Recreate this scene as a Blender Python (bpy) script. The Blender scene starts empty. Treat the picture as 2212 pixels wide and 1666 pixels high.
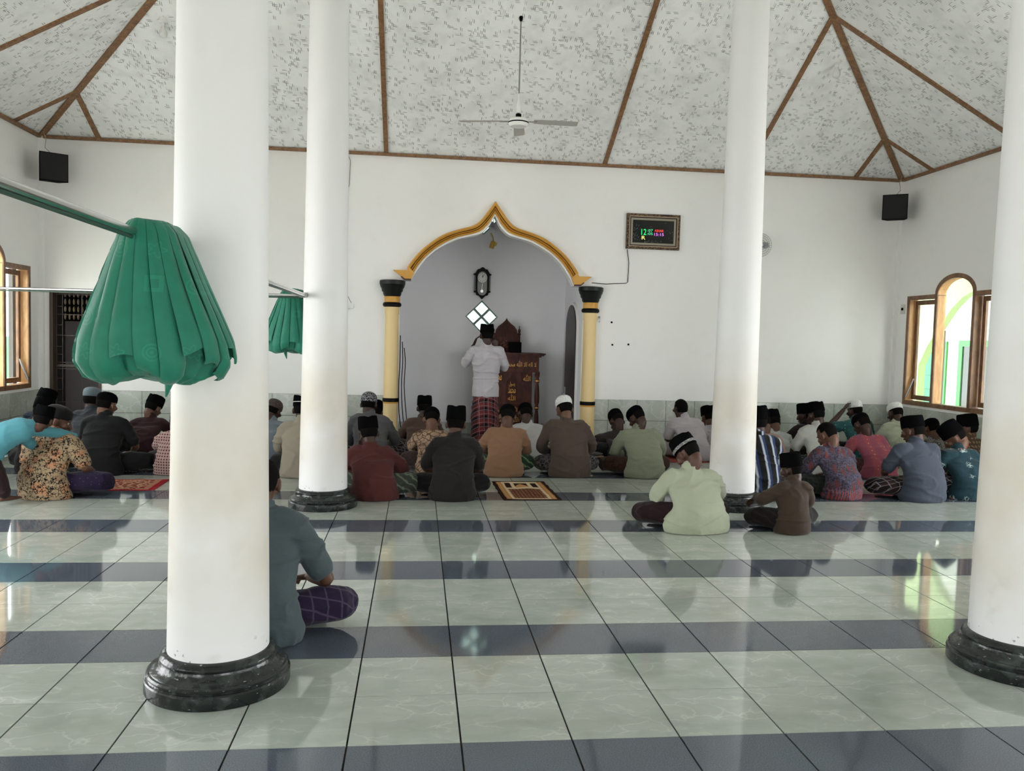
import bpy, bmesh, math, random
import numpy as np
from mathutils import Vector, Matrix, noise, geometry
random.seed(7)
PI = math.pi
sc = bpy.context.scene
COL = sc.collection
# ------------------------------------------------------------------ camera
def cam_axes(pitch, yaw, roll):
    cp, sp, cy, sy = math.cos(pitch), math.sin(pitch), math.cos(yaw), math.sin(yaw)
    F = Vector((-sy*cp, cy*cp, sp)); Rt = Vector((cy, sy, 0)); U = Rt.cross(F)
    cr, sr = math.cos(roll), math.sin(roll)
    return cr*Rt + sr*U, -sr*Rt + cr*U, F
cr_, cu_, cf_ = cam_axes(-0.0554665652, -0.114955562, 0.0264792473)
cam = bpy.data.objects.new('camera', bpy.data.cameras.new('camera'))
COL.objects.link(cam)
cam.matrix_world = Matrix(((cr_.x, cu_.x, -cf_.x, 0.21879), (cr_.y, cu_.y, -cf_.y, -2.85212), (cr_.z, cu_.z, -cf_.z, 1.43307), (0, 0, 0, 1)))
cam.data.sensor_width = 36; cam.data.lens = 1783.06/2212*36; cam.data.clip_start = 0.02
sc.camera = cam
# ------------------------------------------------------------------ world, exposure, daylight
EXPOSURE = 0.87
sc.view_settings.view_transform = 'Standard'; sc.view_settings.look = 'None'
sc.view_settings.exposure = EXPOSURE; sc.view_settings.gamma = 1.0
sc.view_settings.use_curve_mapping = False
sc.cycles.max_bounces = 10; sc.cycles.diffuse_bounces = 7; sc.cycles.glossy_bounces = 4
sc.cycles.transparent_max_bounces = 8; sc.cycles.sample_clamp_indirect = 6.0
sc.cycles.use_denoising = True
W = bpy.data.worlds.new('sky'); sc.world = W; W.use_nodes = True
bg = W.node_tree.nodes['Background']
SKY = 5.0
bg.inputs['Color'].default_value = (0.965, 0.985, 1.0, 1); bg.inputs['Strength'].default_value = SKY
def portal(name, loc, dirv, w, h):
    l = bpy.data.lights.new(name, 'AREA'); l.shape = 'RECTANGLE'; l.size = w; l.size_y = h
    l.cycles.is_portal = True
    o = bpy.data.objects.new(name, l); COL.objects.link(o)
    o.location = loc; o.rotation_euler = Vector(dirv).to_track_quat('-Z', 'Y').to_euler()
sun = bpy.data.objects.new('sun', bpy.data.lights.new('sun', 'SUN')); COL.objects.link(sun)
sun.data.energy = 16.0; sun.data.angle = math.radians(1.0); sun.data.color = (1.0, .985, .96)
sun.rotation_euler = Vector((.13, .03, -.99)).to_track_quat('-Z', 'Y').to_euler()      # high noon sun, a little from the left
# room measures
XL, XR, YF, YB, HW, SL = -4.43, 6.82, -3.28, 8.0, 3.77, 0.54
CX, CY = 1.195, 2.36
WIN_Y = [6.73, -2.0]
SIDE = (.75, 3.95, 2.7)      # unseen side doorways, added and widened to let more daylight in
for i, y in enumerate(WIN_Y):
    portal('daylight_opening', (XR+0.16, y, 1.5), (-1, 0, 0), 2.0, 1.75)
    portal('daylight_opening', (XL-0.16, y, 1.5), (1, 0, 0), 2.0, 1.75)
sw = SIDE[1]-SIDE[0]
portal('daylight_opening', (XR+.17, CY, SIDE[2]/2), (-1, 0, 0), sw, SIDE[2]); portal('daylight_opening', (XL-.17, CY, SIDE[2]/2), (1, 0, 0), sw, SIDE[2])
FRONT = [(-3.2, -2.1), (0.55, 1.85), (4.5, 5.6)]
for a, b in FRONT:
    portal('daylight_opening', ((a+b)/2, YF-0.17, 1.1), (0, 1, 0), b-a, 2.2)
for z in (1.765, 3.235): portal('daylight_opening', (1.165, 9.75, z), (0, -1, 0), 0.5, 0.5)
# ------------------------------------------------------------------ materials
MATS = {}
class G:
    def __init__(s, m): s.nt = m.node_tree
    def n(s, typ, ins=None, **kw):
        nd = s.nt.nodes.new(typ)
        for k, v in kw.items(): setattr(nd, k, v)
        for k, v in (ins or {}).items():
            if hasattr(v, 'is_linked') or hasattr(v, 'links'): s.nt.links.new(v, nd.inputs[k])
            else: nd.inputs[k].default_value = v
        return nd
    def m(s, op, a, b=0.0, c=0.0): return s.n('ShaderNodeMath', {0: a, 1: b, 2: c}, operation=op).outputs[0]
    def vm(s, op, a, b=(0, 0, 0)):
        nd = s.n('ShaderNodeVectorMath', {0: a, 1: b}, operation=op)
        return nd.outputs['Value'] if op in ('LENGTH', 'DOT_PRODUCT', 'DISTANCE') else nd.outputs[0]
    def mix(s, f, a, b): return s.n('ShaderNodeMix', {0: f, 6: a, 7: b}, data_type='RGBA').outputs[2]
    def noise(s, vec, scale, detail=2.0, dist=0.0, rough=.5):
        return s.n('ShaderNodeTexNoise', {'Vector': vec, 'Scale': scale, 'Detail': detail, 'Distortion': dist, 'Roughness': rough}).outputs[0]
    def vor(s, vec, scale, feature='F1', out=0, rnd=1.0):
        nd = s.n('ShaderNodeTexVoronoi', {'Vector': vec, 'Scale': scale, 'Randomness': rnd}, feature=feature)
        return nd.outputs[out]
    def step(s, v, a, b):
        return s.n('ShaderNodeMapRange', {0: v, 1: a, 2: b, 3: 0.0, 4: 1.0}, clamp=True).outputs[0]
    def pos(s): return s.n('ShaderNodeNewGeometry').outputs['Position']
    def obj(s): return s.n('ShaderNodeTexCoord').outputs['Object']
    def xyz(s, v):
        o = s.n('ShaderNodeSeparateXYZ', {0: v}).outputs; return o[0], o[1], o[2]
    def comb(s, x, y, z): return s.n('ShaderNodeCombineXYZ', {0: x, 1: y, 2: z}).outputs[0]
    def bump(s, h, strength=.3, dist=.01): return s.n('ShaderNodeBump', {'Height': h, 'Strength': strength, 'Distance': dist}).outputs[0]
def c4(c): return (c[0], c[1], c[2], 1.0)
def srgb(r, g, b):
    f = lambda v: (v/255/12.92) if v/255 <= .04045 else ((v/255+.055)/1.055)**2.4
    return (f(r), f(g), f(b))
def mat(name, col=(.5, .5, .5), rough=.6, spec=.5, metal=0.0, build=None, emit=None, coat=0.0):
    if name in MATS: return MATS[name]
    m = bpy.data.materials.new(name); m.use_nodes = True
    b = m.node_tree.nodes['Principled BSDF']
    b.inputs['Base Color'].default_value = c4(col); b.inputs['Roughness'].default_value = rough
    b.inputs['Specular IOR Level'].default_value = spec; b.inputs['Metallic'].default_value = metal
    b.inputs['Coat Weight'].default_value = coat
    if emit: b.inputs['Emission Color'].default_value = c4(emit[0]); b.inputs['Emission Strength'].default_value = emit[1]
    if build: build(G(m), b, m.node_tree.links.new)
    MATS[name] = m
    return m
# --- surfaces
def b_wall(col, stain=(.62, .55, .42), amt=.12):
    def f(g, b, L):
        p = g.pos()
        a = g.noise(p, .7, 4); c = g.noise(p, 5.0, 5)
        k = g.m('MULTIPLY', g.step(a, .45, .8), amt*1.0)
        col1 = g.mix(k, c4(col), c4(stain))
        col2 = g.mix(g.m('MULTIPLY', g.step(c, .55, .8), .07), col1, c4((.35, .34, .31)))
        L(col2, b.inputs['Base Color']); L(g.bump(g.noise(p, 60, 3), .12, .004), b.inputs['Normal'])
    return f
M_wall = mat('white_wall_paint', rough=.75, spec=.3, build=b_wall((.77, .765, .745)))
M_niche = mat('niche_wall_paint', rough=.75, spec=.3, build=b_wall((.76, .75, .78)))
def b_pillar(g, b, L):
    p = g.obj(); x, y, z = g.xyz(p)
    n1 = g.noise(p, 2.2, 4); n2 = g.noise(p, 9, 5); n3 = g.noise(p, 30, 4)
    band = g.m('MULTIPLY', g.step(z, .20, .55), g.m('SUBTRACT', 1.0, g.step(z, .9, 1.55)))
    k = g.m('MULTIPLY', band, g.step(n1, .2, .55))
    c = g.mix(g.m('MULTIPLY', k, .62), c4((.66, .66, .65)), c4((.50, .44, .33)))
    k2 = g.m('MULTIPLY', g.m('SUBTRACT', 1.0, g.step(z, .3, .9)), g.step(n2, .6, .72))
    c = g.mix(g.m('MULTIPLY', k2, .25), c, c4((.4, .38, .33)))
    ch = g.m('MULTIPLY', g.m('SUBTRACT', 1.0, g.step(z, .17, .24)), g.step(n3, .64, .68))
    c = g.mix(g.m('MULTIPLY', ch, .8), c, c4((.12, .12, .12)))
    L(c, b.inputs['Base Color']); L(g.bump(n2, .15, .004), b.inputs['Normal'])
M_pillar = mat('white_pillar_paint', rough=.6, spec=.35, build=b_pillar)
def b_black(g, b, L):
    p = g.obj(); n = g.noise(p, 18, 6); v = g.noise(g.vm('MULTIPLY', p, (1, 1, 3)), 45, 3)
    c = g.mix(g.step(n, .45, .75), c4((.006, .008, .008)), c4((.035, .045, .042)))
    c = g.mix(g.m('MULTIPLY', g.step(v, .68, .72), .5), c, c4((.4, .4, .38)))
    L(c, b.inputs['Base Color']); L(g.bump(n, .5, .01), b.inputs['Normal'])
M_black = mat('black_gloss_paint', rough=.22, spec=.5, build=b_black)
def b_tile(g, b, L):
    p = g.pos(); cell = g.vm('FLOOR', g.vm('MULTIPLY', p, (2.5, 2.5, 2.5)))
    q = g.vm('ADD', p, g.vm('MULTIPLY', cell, (3.7, 5.3, 1.9)))
    w = g.vm('ADD', g.vm('MULTIPLY', q, (.75, 1.5, 1.0)), g.vm('MULTIPLY', g.n('ShaderNodeTexNoise', {'Vector': q, 'Scale': 7.0, 'Detail': 4.0}).outputs['Color'], (.22, .22, .22)))
    e = g.vor(w, 7.0, 'DISTANCE_TO_EDGE'); cl = g.noise(w, 6, 4)
    vein = g.m('MULTIPLY', g.m('SUBTRACT', 1.0, g.step(e, .0, .05)), g.step(cl, .42, .62))
    c = g.mix(g.step(cl, .3, .72), c4((.30, .335, .295)), c4((.38, .405, .365)))
    c = g.mix(g.m('MULTIPLY', vein, .6), c, c4((.50, .52, .48)))
    L(c, b.inputs['Base Color'])
M_tile = mat('light_marbled_tile', rough=.055, spec=.62, build=b_tile)
def b_dark(g, b, L):
    p = g.pos(); n = g.noise(p, 220, 2); m = g.noise(p, 3, 3)
    c = g.mix(g.step(n, .35, .65), c4((.052, .067, .088)), c4((.098, .119, .145)))
    c = g.mix(g.m('MULTIPLY', g.step(m, .4, .8), .3), c, c4((.07, .07, .10)))
    L(c, b.inputs['Base Color'])
M_dark = mat('blue_grey_tile', rough=.06, spec=.6, build=b_dark)
M_grout = mat('dark_grout', (.022, .022, .020), .9, .1)
def b_wtile(g, b, L):
    p = g.pos(); x, y, z = g.xyz(p)
    w = g.vm('ADD', p, g.vm('MULTIPLY', g.n('ShaderNodeTexNoise', {'Vector': p, 'Scale': 5.0, 'Detail': 4.0}).outputs['Color'], (.3, .3, .3)))
    e = g.vor(w, 5.0, 'DISTANCE_TO_EDGE'); cl = g.noise(w, 4, 4)
    c = g.mix(g.step(cl, .3, .7), c4((.36, .39, .345)), c4((.46, .485, .44)))
    c = g.mix(g.m('MULTIPLY', g.m('SUBTRACT', 1.0, g.step(e, 0, .06)), .35), c, c4((.66, .67, .63)))
    L(c, b.inputs['Base Color'])
M_wtile = mat('green_grey_wall_tile', rough=.22, spec=.5, build=b_wtile)
def b_weave(axis):
    def f(g, b, L):
        p = g.pos(); x, y, z = g.xyz(p); u = x if axis == 'x' else y
        v = g.m('MULTIPLY', z, 2.105)
        # warp lightly so that the strips do not run perfectly straight
        wn = g.m('MULTIPLY', g.m('SUBTRACT', g.noise(p, 1.3, 2), .5), .10)
        u = g.m('ADD', u, wn); v = g.m('ADD', v, wn)
        def dash(a, bb, la, lb, th, seed):
            row = g.m('FLOOR', g.m('DIVIDE', bb, lb)); row2 = g.m('FLOOR', g.m('DIVIDE', bb, lb*2))
            a2 = g.m('ADD', g.m('DIVIDE', a, la), g.m('ADD', g.m('MULTIPLY', row2, .37), g.m('MULTIPLY', row, .11)))
            cell = g.comb(g.m('FLOOR', a2), row2, seed)
            r = g.n('ShaderNodeTexWhiteNoise', {'Vector': cell}, noise_dimensions='3D').outputs['Value']
            r2 = g.n('ShaderNodeTexWhiteNoise', {'Vector': g.comb(g.m('FLOOR', a2), row, seed+4)}, noise_dimensions='3D').outputs['Value']
            fa = g.m('FRACT', a2); fb = g.m('FRACT', g.m('DIVIDE', bb, lb))
            ma = g.m('MULTIPLY', g.step(fa, .12, .25), g.m('SUBTRACT', 1.0, g.step(fa, .68, .85)))
            mb = g.m('MULTIPLY', g.step(fb, .25, .36), g.m('SUBTRACT', 1.0, g.step(fb, .64, .75)))
            return g.m('MULTIPLY', g.m('MULTIPLY', g.m('MULTIPLY', ma, mb), g.m('LESS_THAN', r, th)), g.step(r2, .0, .7))
        clump = g.step(g.noise(g.comb(u, v, 0.0), 3.2, 3), .36, .66)
        th = g.m('ADD', .10, g.m('MULTIPLY', clump, .34))
        d1 = dash(v, u, .078, .0165, th, 1.0); d2 = dash(u, v, .080, .0175, g.m('MULTIPLY', th, .7), 2.0)
        d = g.m('MAXIMUM', d1, d2)
        grey = g.noise(g.comb(u, v, 3.0), 5.5, 5)
        grey2 = g.noise(g.comb(u, v, 9.0), .9, 3)
        c = g.mix(g.m('MULTIPLY', g.step(grey, .45, .78), .42), c4((.80, .81, .80)), c4((.46, .475, .47)))
        c = g.mix(g.m('MULTIPLY', g.step(grey2, .5, .8), .2), c, c4((.4, .4, .38)))
        c = g.mix(g.m('MULTIPLY', d, .82), c, c4((.09, .09, .08)))
        L(c, b.inputs['Base Color'])
        L(g.bump(g.m('SUBTRACT', 1.0, d), .4, .004), b.inputs['Normal'])
    return f
M_weave_x = mat('painted_woven_bamboo_a', rough=.7, spec=.3, build=b_weave('x'))
M_weave_y = mat('painted_woven_bamboo_b', rough=.7, spec=.3, build=b_weave('y'))
def b_wood(c1, c2, sc_=(8, 8, 8), bs=.2):
    def f(g, b, L):
        p = g.obj(); n = g.noise(g.vm('MULTIPLY', p, sc_), 3, 5, 1.0)
        L(g.mix(g.step(n, .35, .7), c4(c1), c4(c2)), b.inputs['Base Color']); L(g.bump(n, bs, .003), b.inputs['Normal'])
    return f
M_batten = mat('brown_batten_wood', rough=.55, build=b_wood(srgb(104, 74, 48), srgb(142, 104, 70)))
M_frame = mat('window_frame_wood', rough=.45, build=b_wood(srgb(92, 62, 40), srgb(130, 92, 60), (6, 6, 2)))
M_reveal_lit = mat('window_reveal_wood', rough=.5, build=b_wood(srgb(180, 135, 88), srgb(205, 160, 108), (6, 6, 2)))  # frame wood again, with the daylight on the reveals put into its colour
M_minbar = mat('mahogany_wood', rough=.45, spec=.25, build=b_wood(srgb(52, 24, 18), srgb(86, 42, 30), (5, 5, 2)))
M_goldpaint = mat('gold_paint', srgb(198, 146, 62), .45)
M_goldlt = mat('gold_leaf', srgb(206, 150, 70), .35, metal=.35)
M_groove = mat('brown_groove_paint', srgb(70, 38, 18), .6)
M_cream = mat('cream_column_paint', rough=.5, build=b_wall(srgb(222, 196, 142), srgb(150, 110, 60), .5))
M_green_dk = mat('blackish_green_paint', srgb(13, 19, 16), .4, .3)
M_blk = mat('matte_black', (.003, .003, .003), .8, .06)
M_blkgl = mat('gloss_black', (.002, .002, .002), .45, .12)
M_white_pl = mat('white_plastic', (.72, .72, .70), .4)
M_chrome = mat('chrome_pipe', (.60, .60, .58), .22, metal=1.0)
M_steel = mat('grey_metal', (.35, .35, .35), .35, metal=.9)
def b_glass(g, b, L):
    nt = g.nt; out = nt.nodes['Material Output']
    t = g.n('ShaderNodeBsdfTransparent', {'Color': (.93, .96, .94, 1)}); gl = g.n('ShaderNodeBsdfGlossy', {'Roughness': .02})
    lw = g.n('ShaderNodeLayerWeight', {'Blend': .5})
    mx = g.n('ShaderNodeMixShader', {0: g.m('ADD', .03, g.m('MULTIPLY', g.m('POWER', lw.outputs['Facing'], 5.0), .6))}); L(t.outputs[0], mx.inputs[1]); L(gl.outputs[0], mx.inputs[2]); L(mx.outputs[0], out.inputs[0])
M_glass = mat('window_glass', build=b_glass)
def b_frost(g, b, L):
    nt = g.nt; out = nt.nodes['Material Output']; p = g.obj()
    n = g.step(g.vor(p, 60, 'F1'), .1, .5)
    t = g.n('ShaderNodeBsdfTransparent', {'Color': g.mix(n, (.75, .85, .80, 1), (.25, .33, .28, 1))})
    d = g.n('ShaderNodeBsdfTranslucent', {'Color': (.6, .68, .64, 1)})
    mx = g.n('ShaderNodeMixShader', {0: .55}); L(t.outputs[0], mx.inputs[1]); L(d.outputs[0], mx.inputs[2]); L(mx.outputs[0], out.inputs[0])
M_frost = mat('patterned_glass', build=b_frost)
# ------------------------------------------------------------------ mesh helpers
class MB:
    def __init__(s): s.v = []; s.f = []; s.mi = []; s.cur = 0
    def add(s, vs, fs):
        o = len(s.v); s.v += [tuple(v) for v in vs]; s.f += [tuple(i+o for i in f) for f in fs]; s.mi += [s.cur]*len(fs)
        return s
    def box(s, a, b, M=None):
        x0, y0, z0 = a; x1, y1, z1 = b
        vs = [Vector(p) for p in ((x0, y0, z0), (x1, y0, z0), (x1, y1, z0), (x0, y1, z0), (x0, y0, z1), (x1, y0, z1), (x1, y1, z1), (x0, y1, z1))]
        if M: vs = [M @ v for v in vs]
        return s.add(vs, [(0, 3, 2, 1), (4, 5, 6, 7), (0, 1, 5, 4), (1, 2, 6, 5), (2, 3, 7, 6), (3, 0, 4, 7)])
    def bar(s, p, q, w, h, up=(0, 0, 1)):
        p, q = Vector(p), Vector(q); d = (q-p).normalized(); u = Vector(up); side = d.cross(u)
        if side.length < 1e-4: side = d.cross(Vector((1, 0, 0)))
        side.normalize(); n = side.cross(d)
        vs = [c + side*a*w/2 + n*b*h/2 for c in (p, q) for a, b in ((-1, -1), (1, -1), (1, 1), (-1, 1))]
        return s.add(vs, [(0, 1, 2, 3), (7, 6, 5, 4), (0, 4, 5, 1), (1, 5, 6, 2), (2, 6, 7, 3), (3, 7, 4, 0)])
    def tube(s, pts, r, n=8, cap=True):
        pts = [Vector(p) for p in pts]; rs = r if isinstance(r, (list, tuple)) else [r]*len(pts)
        vs = []; prev = None
        for i, p in enumerate(pts):
            d = (pts[min(i+1, len(pts)-1)] - pts[max(i-1, 0)]).normalized()
            a = Vector((0, 0, 1)) if prev is None else prev
            if abs(d.dot(a)) > .95 and prev is None: a = Vector((1, 0, 0))
            sd = (a - d*a.dot(d)).normalized(); prev = sd; t = d.cross(sd)
            vs += [p + (sd*math.cos(k*2*PI/n) + t*math.sin(k*2*PI/n))*rs[i] for k in range(n)]
        fs = [(i*n+k, i*n+(k+1) % n, (i+1)*n+(k+1) % n, (i+1)*n+k) for i in range(len(pts)-1) for k in range(n)]
        if cap: fs += [tuple(range(n-1, -1, -1)), tuple((len(pts)-1)*n+k for k in range(n))]
        return s.add(vs, fs)
    def lathe(s, prof, c=(0, 0, 0), n=48, cap=True, M=None):
        c = Vector(c); vs = []
        for r, z in prof:
            for k in range(n):
                v = Vector((r*math.cos(2*PI*k/n), r*math.sin(2*PI*k/n), z))
                if M: v = M @ v
                vs.append(c+v)
        m = len(prof)
        fs = [(i*n+k, i*n+(k+1) % n, (i+1)*n+(k+1) % n, (i+1)*n+k) for i in range(m-1) for k in range(n)]
        if cap: fs += [tuple(range(n-1, -1, -1)), tuple((m-1)*n+k for k in range(n))]
        return s.add(vs, fs)
    def ball(s, c, r, n=12, m=8, M=None):
        rr = r if isinstance(r, (tuple, list)) else (r, r, r); vs = []
        for i in range(1, m):
            t = PI*i/m
            for k in range(n): vs.append(Vector((rr[0]*math.sin(t)*math.cos(2*PI*k/n), rr[1]*math.sin(t)*math.sin(2*PI*k/n), rr[2]*math.cos(t))))
        vs += [Vector((0, 0, rr[2])), Vector((0, 0, -rr[2]))]
        fs = [(i*n+k, (i+1)*n+k, (i+1)*n+(k+1) % n, i*n+(k+1) % n) for i in range(m-2) for k in range(n)]
        T = len(vs)-2; fs += [(T, k, (k+1) % n) for k in range(n)] + [(T+1, (m-2)*n+(k+1) % n, (m-2)*n+k) for k in range(n)]
        if M: vs = [M @ v for v in vs]
        return s.add([Vector(c)+v for v in vs], fs)
    def prism(s, poly, mp, d0, d1):
        """extrude a 2D polygon [(a,b)] through depth d0..d1; mp(a,b,d)->world"""
        n = len(poly); tri = geometry.tessellate_polygon([[Vector((a, b, 0)) for a, b in poly]])
        vs = [mp(a, b, d0) for a, b in poly] + [mp(a, b, d1) for a, b in poly]
        fs = [t for t in tri] + [tuple(i+n for i in reversed(t)) for t in tri] + [(i, (i+1) % n, (i+1) % n+n, i+n) for i in range(n)]
        return s.add(vs, fs)
    def holed(s, outer, holes, mp, d0, d1):
        rings = [outer]+holes; flat = [p for r in rings for p in r]; n = len(flat)
        tri = geometry.tessellate_polygon([[Vector((a, b, 0)) for a, b in r] for r in rings])
        vs = [mp(a, b, d0) for a, b in flat] + [mp(a, b, d1) for a, b in flat]
        fs = [t for t in tri] + [tuple(i+n for i in reversed(t)) for t in tri]; o = 0
        for r in rings:
            k = len(r); fs += [(o+i, o+(i+1) % k, o+(i+1) % k+n, o+i+n) for i in range(k)]; o += k
        return s.add(vs, fs)
    def mesh(s, name, mats, smooth=False, recalc=True):
        me = bpy.data.meshes.new(name); me.from_pydata(s.v, [], s.f)
        for m in (mats if isinstance(mats, (list, tuple)) else [mats]): me.materials.append(m)
        me.polygons.foreach_set('material_index', s.mi)
        if recalc:
            bm = bmesh.new(); bm.from_mesh(me); bmesh.ops.recalc_face_normals(bm, faces=bm.faces); bm.to_mesh(me); bm.free()
        if smooth:
            me.polygons.foreach_set('use_smooth', [True]*len(me.polygons))
            try: me.set_sharp_from_angle(angle=math.radians(40 if smooth is True else smooth))
            except Exception: pass
        me.update(); return me
    def obj(s, name, mats, parent=None, smooth=False, loc=None, **kw):
        o = bpy.data.objects.new(name, s.mesh(name, mats, smooth)); COL.objects.link(o)
        if parent: o.parent = parent
        if loc is not None: o.location = loc
        tag(o, **kw); return o
def tag(o, label=None, category=None, group=None, kind=None):
    for k, v in (('label', label), ('category', category), ('group', group), ('kind', kind)):
        if v: o[k] = v
    return o
def empty(name, loc=(0, 0, 0), rz=0.0, **kw):
    o = bpy.data.objects.new(name, None); o.empty_display_size = .1; COL.objects.link(o)
    o.location = loc; o.rotation_euler = (0, 0, rz); return tag(o, **kw)
def inst(name, me, parent=None, loc=(0, 0, 0), rot=(0, 0, 0)):
    o = bpy.data.objects.new(name, me); COL.objects.link(o); o.parent = parent; o.location = loc; o.rotation_euler = rot; return o
def text_mesh(txt, size, depth=.002):
    cu = bpy.data.curves.new('t', 'FONT'); cu.body = txt; cu.size = size; cu.extrude = depth; cu.align_x = 'CENTER'; cu.align_y = 'CENTER'; cu.resolution_u = 3
    o = bpy.data.objects.new('t', cu); COL.objects.link(o)
    bpy.context.view_layer.update()
    me = bpy.data.meshes.new_from_object(o.evaluated_get(bpy.context.evaluated_depsgraph_get()))
    bpy.data.objects.remove(o); bpy.data.curves.remove(cu); return me
def text_obj(name, txt, size, m, parent, loc, rot=(PI/2, 0, 0), w=None, h=None, label=None):
    me = text_mesh(txt, size); me.materials.clear(); me.materials.append(m)
    o = inst(name, me, parent, loc, rot)
    xs = [v.co.x for v in me.vertices]; ys = [v.co.y for v in me.vertices]
    if xs:
        cx0, cy0 = (max(xs)+min(xs))/2, (max(ys)+min(ys))/2
        sx = w/(max(xs)-min(xs)) if w else 1; sy = h/(max(ys)-min(ys)) if h else 1
        for v in me.vertices: v.co.x = (v.co.x-cx0)*sx; v.co.y = (v.co.y-cy0)*sy
    if label: o['label'] = label
    return o
# ================================================================== STRUCTURE
# ---- floor with tiles
floor = MB().box((XL-.02, YF-.3, -.1), (XR+.02, YB+1.7, -.004)).obj('floor', M_grout, kind='structure')
T = .4
def tile_mesh(w, d, m):
    ex, ey = .0027, .0013; k = MB(); z0, z1 = -.006, 0.0; c = .0008
    k.add([(ex, ey, z0), (w-ex, ey, z0), (w-ex, d-ey, z0), (ex, d-ey, z0), (ex+c, ey+c, z1), (w-ex-c, ey+c, z1), (w-ex-c, d-ey-c, z1), (ex+c, d-ey-c, z1)],
          [(4, 5, 6, 7), (0, 1, 5, 4), (1, 2, 6, 5), (2, 3, 7, 6), (3, 0, 4, 7)])
    return k
def project(p):
    d = Vector(p) - Vector((0.21879, -2.85212, 1.43307)); z = d.dot(cf_)
    if z < .05: return None
    return 1106+1783.06*d.dot(cr_)/z, 833-1783.06*d.dot(cu_)/z, z
cells = []
for i in range(-12, 18):
    for j in range(-9, 24):
        x0, x1 = max(i*T, XL), min(i*T+T, XR); y0, y1 = max(j*T, YF), j*T+T
        if x1-x0 < .02 or y1-y0 < .02: continue
        if j >= 20 and (x0 < -.06-.4 or x1 > 2.8): continue
        pr = project(((x0+x1)/2, (y0+y1)/2, 0))
        vis = pr is not None and -60 < pr[0] < 2270 and pr[1] < 1760
        cells.append((pr[2] if vis else 99, i, j, x0, y0, x1-x0, y1-y0))
cells.sort()
cache = {}; rest = {0: MB(), 1: MB()}
for k, (dz, i, j, x0, y0, w, d) in enumerate(cells):
    dark = 1 if j % 3 == 2 else 0
    if k < 298:
        key = (round(w, 3), round(d, 3), dark)
        if key not in cache: cache[key] = tile_mesh(w, d, 0).mesh('tile', M_dark if dark else M_tile)
        inst('tile', cache[key], floor, (x0, y0, 0))
    else:
        t = tile_mesh(w, d, 0); rest[dark].add([(a+x0, b+y0, c) for a, b, c in t.v], t.f)
rest[0].obj('tile_field', M_tile, floor, kind='stuff'); rest[1].obj('tile_field', M_dark, floor, kind='stuff')
# ---- arch outline of the mihrab opening (x relative to its centre)
MX = 1.187
A_in = [(-1.067, 2.162), (-.985, 2.31), (-.87, 2.462), (-.72, 2.59), (-.54, 2.692), (-.434, 2.732), (-.275, 2.771), (-.173, 2.808), (-.08, 2.895), (-.037, 2.969), (0, 3.035)]
A_out = [(-1.12, 2.33), (-1.075, 2.40), (-.945, 2.556), (-.768, 2.70), (-.62, 2.785), (-.452, 2.845), (-.296, 2.89), (-.197, 2.957), (-.103, 3.08), (-.05, 3.15), (0, 3.222)]
def cm(pts, sub=4):
    """Catmull-Rom through the points"""
    out = []
    for i in range(len(pts)-1):
        p0 = Vector(pts[max(i-1, 0)]); p1 = Vector(pts[i]); p2 = Vector(pts[i+1]); p3 = Vector(pts[min(i+2, len(pts)-1)])
        for k in range(sub):
            t = k/sub
            out.append(.5*((2*p1)+(-p0+p2)*t+(2*p0-5*p1+4*p2-p3)*t*t+(-p0+3*p1-3*p2+p3)*t*t*t))
    out.append(Vector(pts[-1])); return out
ci = cm([(a, b, 0) for a, b in A_in], 3); co = cm([(a, b, 0) for a, b in A_out], 3)
half_in = [(p.x, p.y) for p in ci]; half_out = [(p.x, p.y) for p in co]
full_in = half_in + [(-a, b) for a, b in reversed(half_in[:-1])]
full_out = half_out + [(-a, b) for a, b in reversed(half_out[:-1])]
mpB = lambda a, b, d: (a, YB+d, b)
hole_mih = [(MX+1.067, 0.0)] + [(MX-a, b) for a, b in full_in] + [(MX-1.067, 0.0)]
DX0, DX1, DH = -4.32, -3.71, 1.90
hole_door = [(DX0, 0), (DX1, 0), (DX1, DH), (DX0, DH)]
# outer outline goes round the two openings that reach the floor
op = [(XL-.15, 0), (DX0, 0), (DX0, DH), (DX1, DH), (DX1, 0), (MX-1.205, 0), (MX-1.205, 2.162)] + [(MX+a, b) for a, b in full_in] + [(MX+1.205, 2.162), (MX+1.205, 0), (XR+.15, 0), (XR+.15, HW+.15), (XL-.15, HW+.15)]
wall_back = MB().prism(op, mpB, 0, .15).obj('wall_back', M_wall, kind='structure')
# ---- windows openings in the side walls
def win_open(yc):
    a, b, c = .99, .39, .24; pts = [(yc-a, .70), (yc+a, .70), (yc+a, 2.16), (yc+b, 2.16)]
    pts += [(yc+b*math.cos(t), 2.16+c*math.sin(t)) for t in [PI*k/14 for k in range(1, 14)]]
    return pts + [(yc-b, 2.16), (yc-a, 2.16)]
mpR = lambda a, b, d: (XR+d, a, b)
mpL = lambda a, b, d: (XL-d, a, b)
box_s = [(YF-.15, 0), (SIDE[0], 0), (SIDE[0], SIDE[2]), (SIDE[1], SIDE[2]), (SIDE[1], 0), (YB+.15, 0), (YB+.15, HW+.15), (YF-.15, HW+.15)]
wall_right = MB().holed(box_s, [win_open(y) for y in WIN_Y], mpR, 0, .15).obj('wall_right', M_wall, kind='structure')
wall_left = MB().holed(box_s, [win_open(y) for y in WIN_Y], mpL, 0, .15).obj('wall_left', M_wall, kind='structure')
ofr = [(XL-.15, 0)]
for a, b in FRONT: ofr += [(a, 0), (a, 2.2), (b, 2.2), (b, 0)]
ofr += [(XR+.15, 0), (XR+.15, HW+.15), (XL-.15, HW+.15)]
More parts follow.
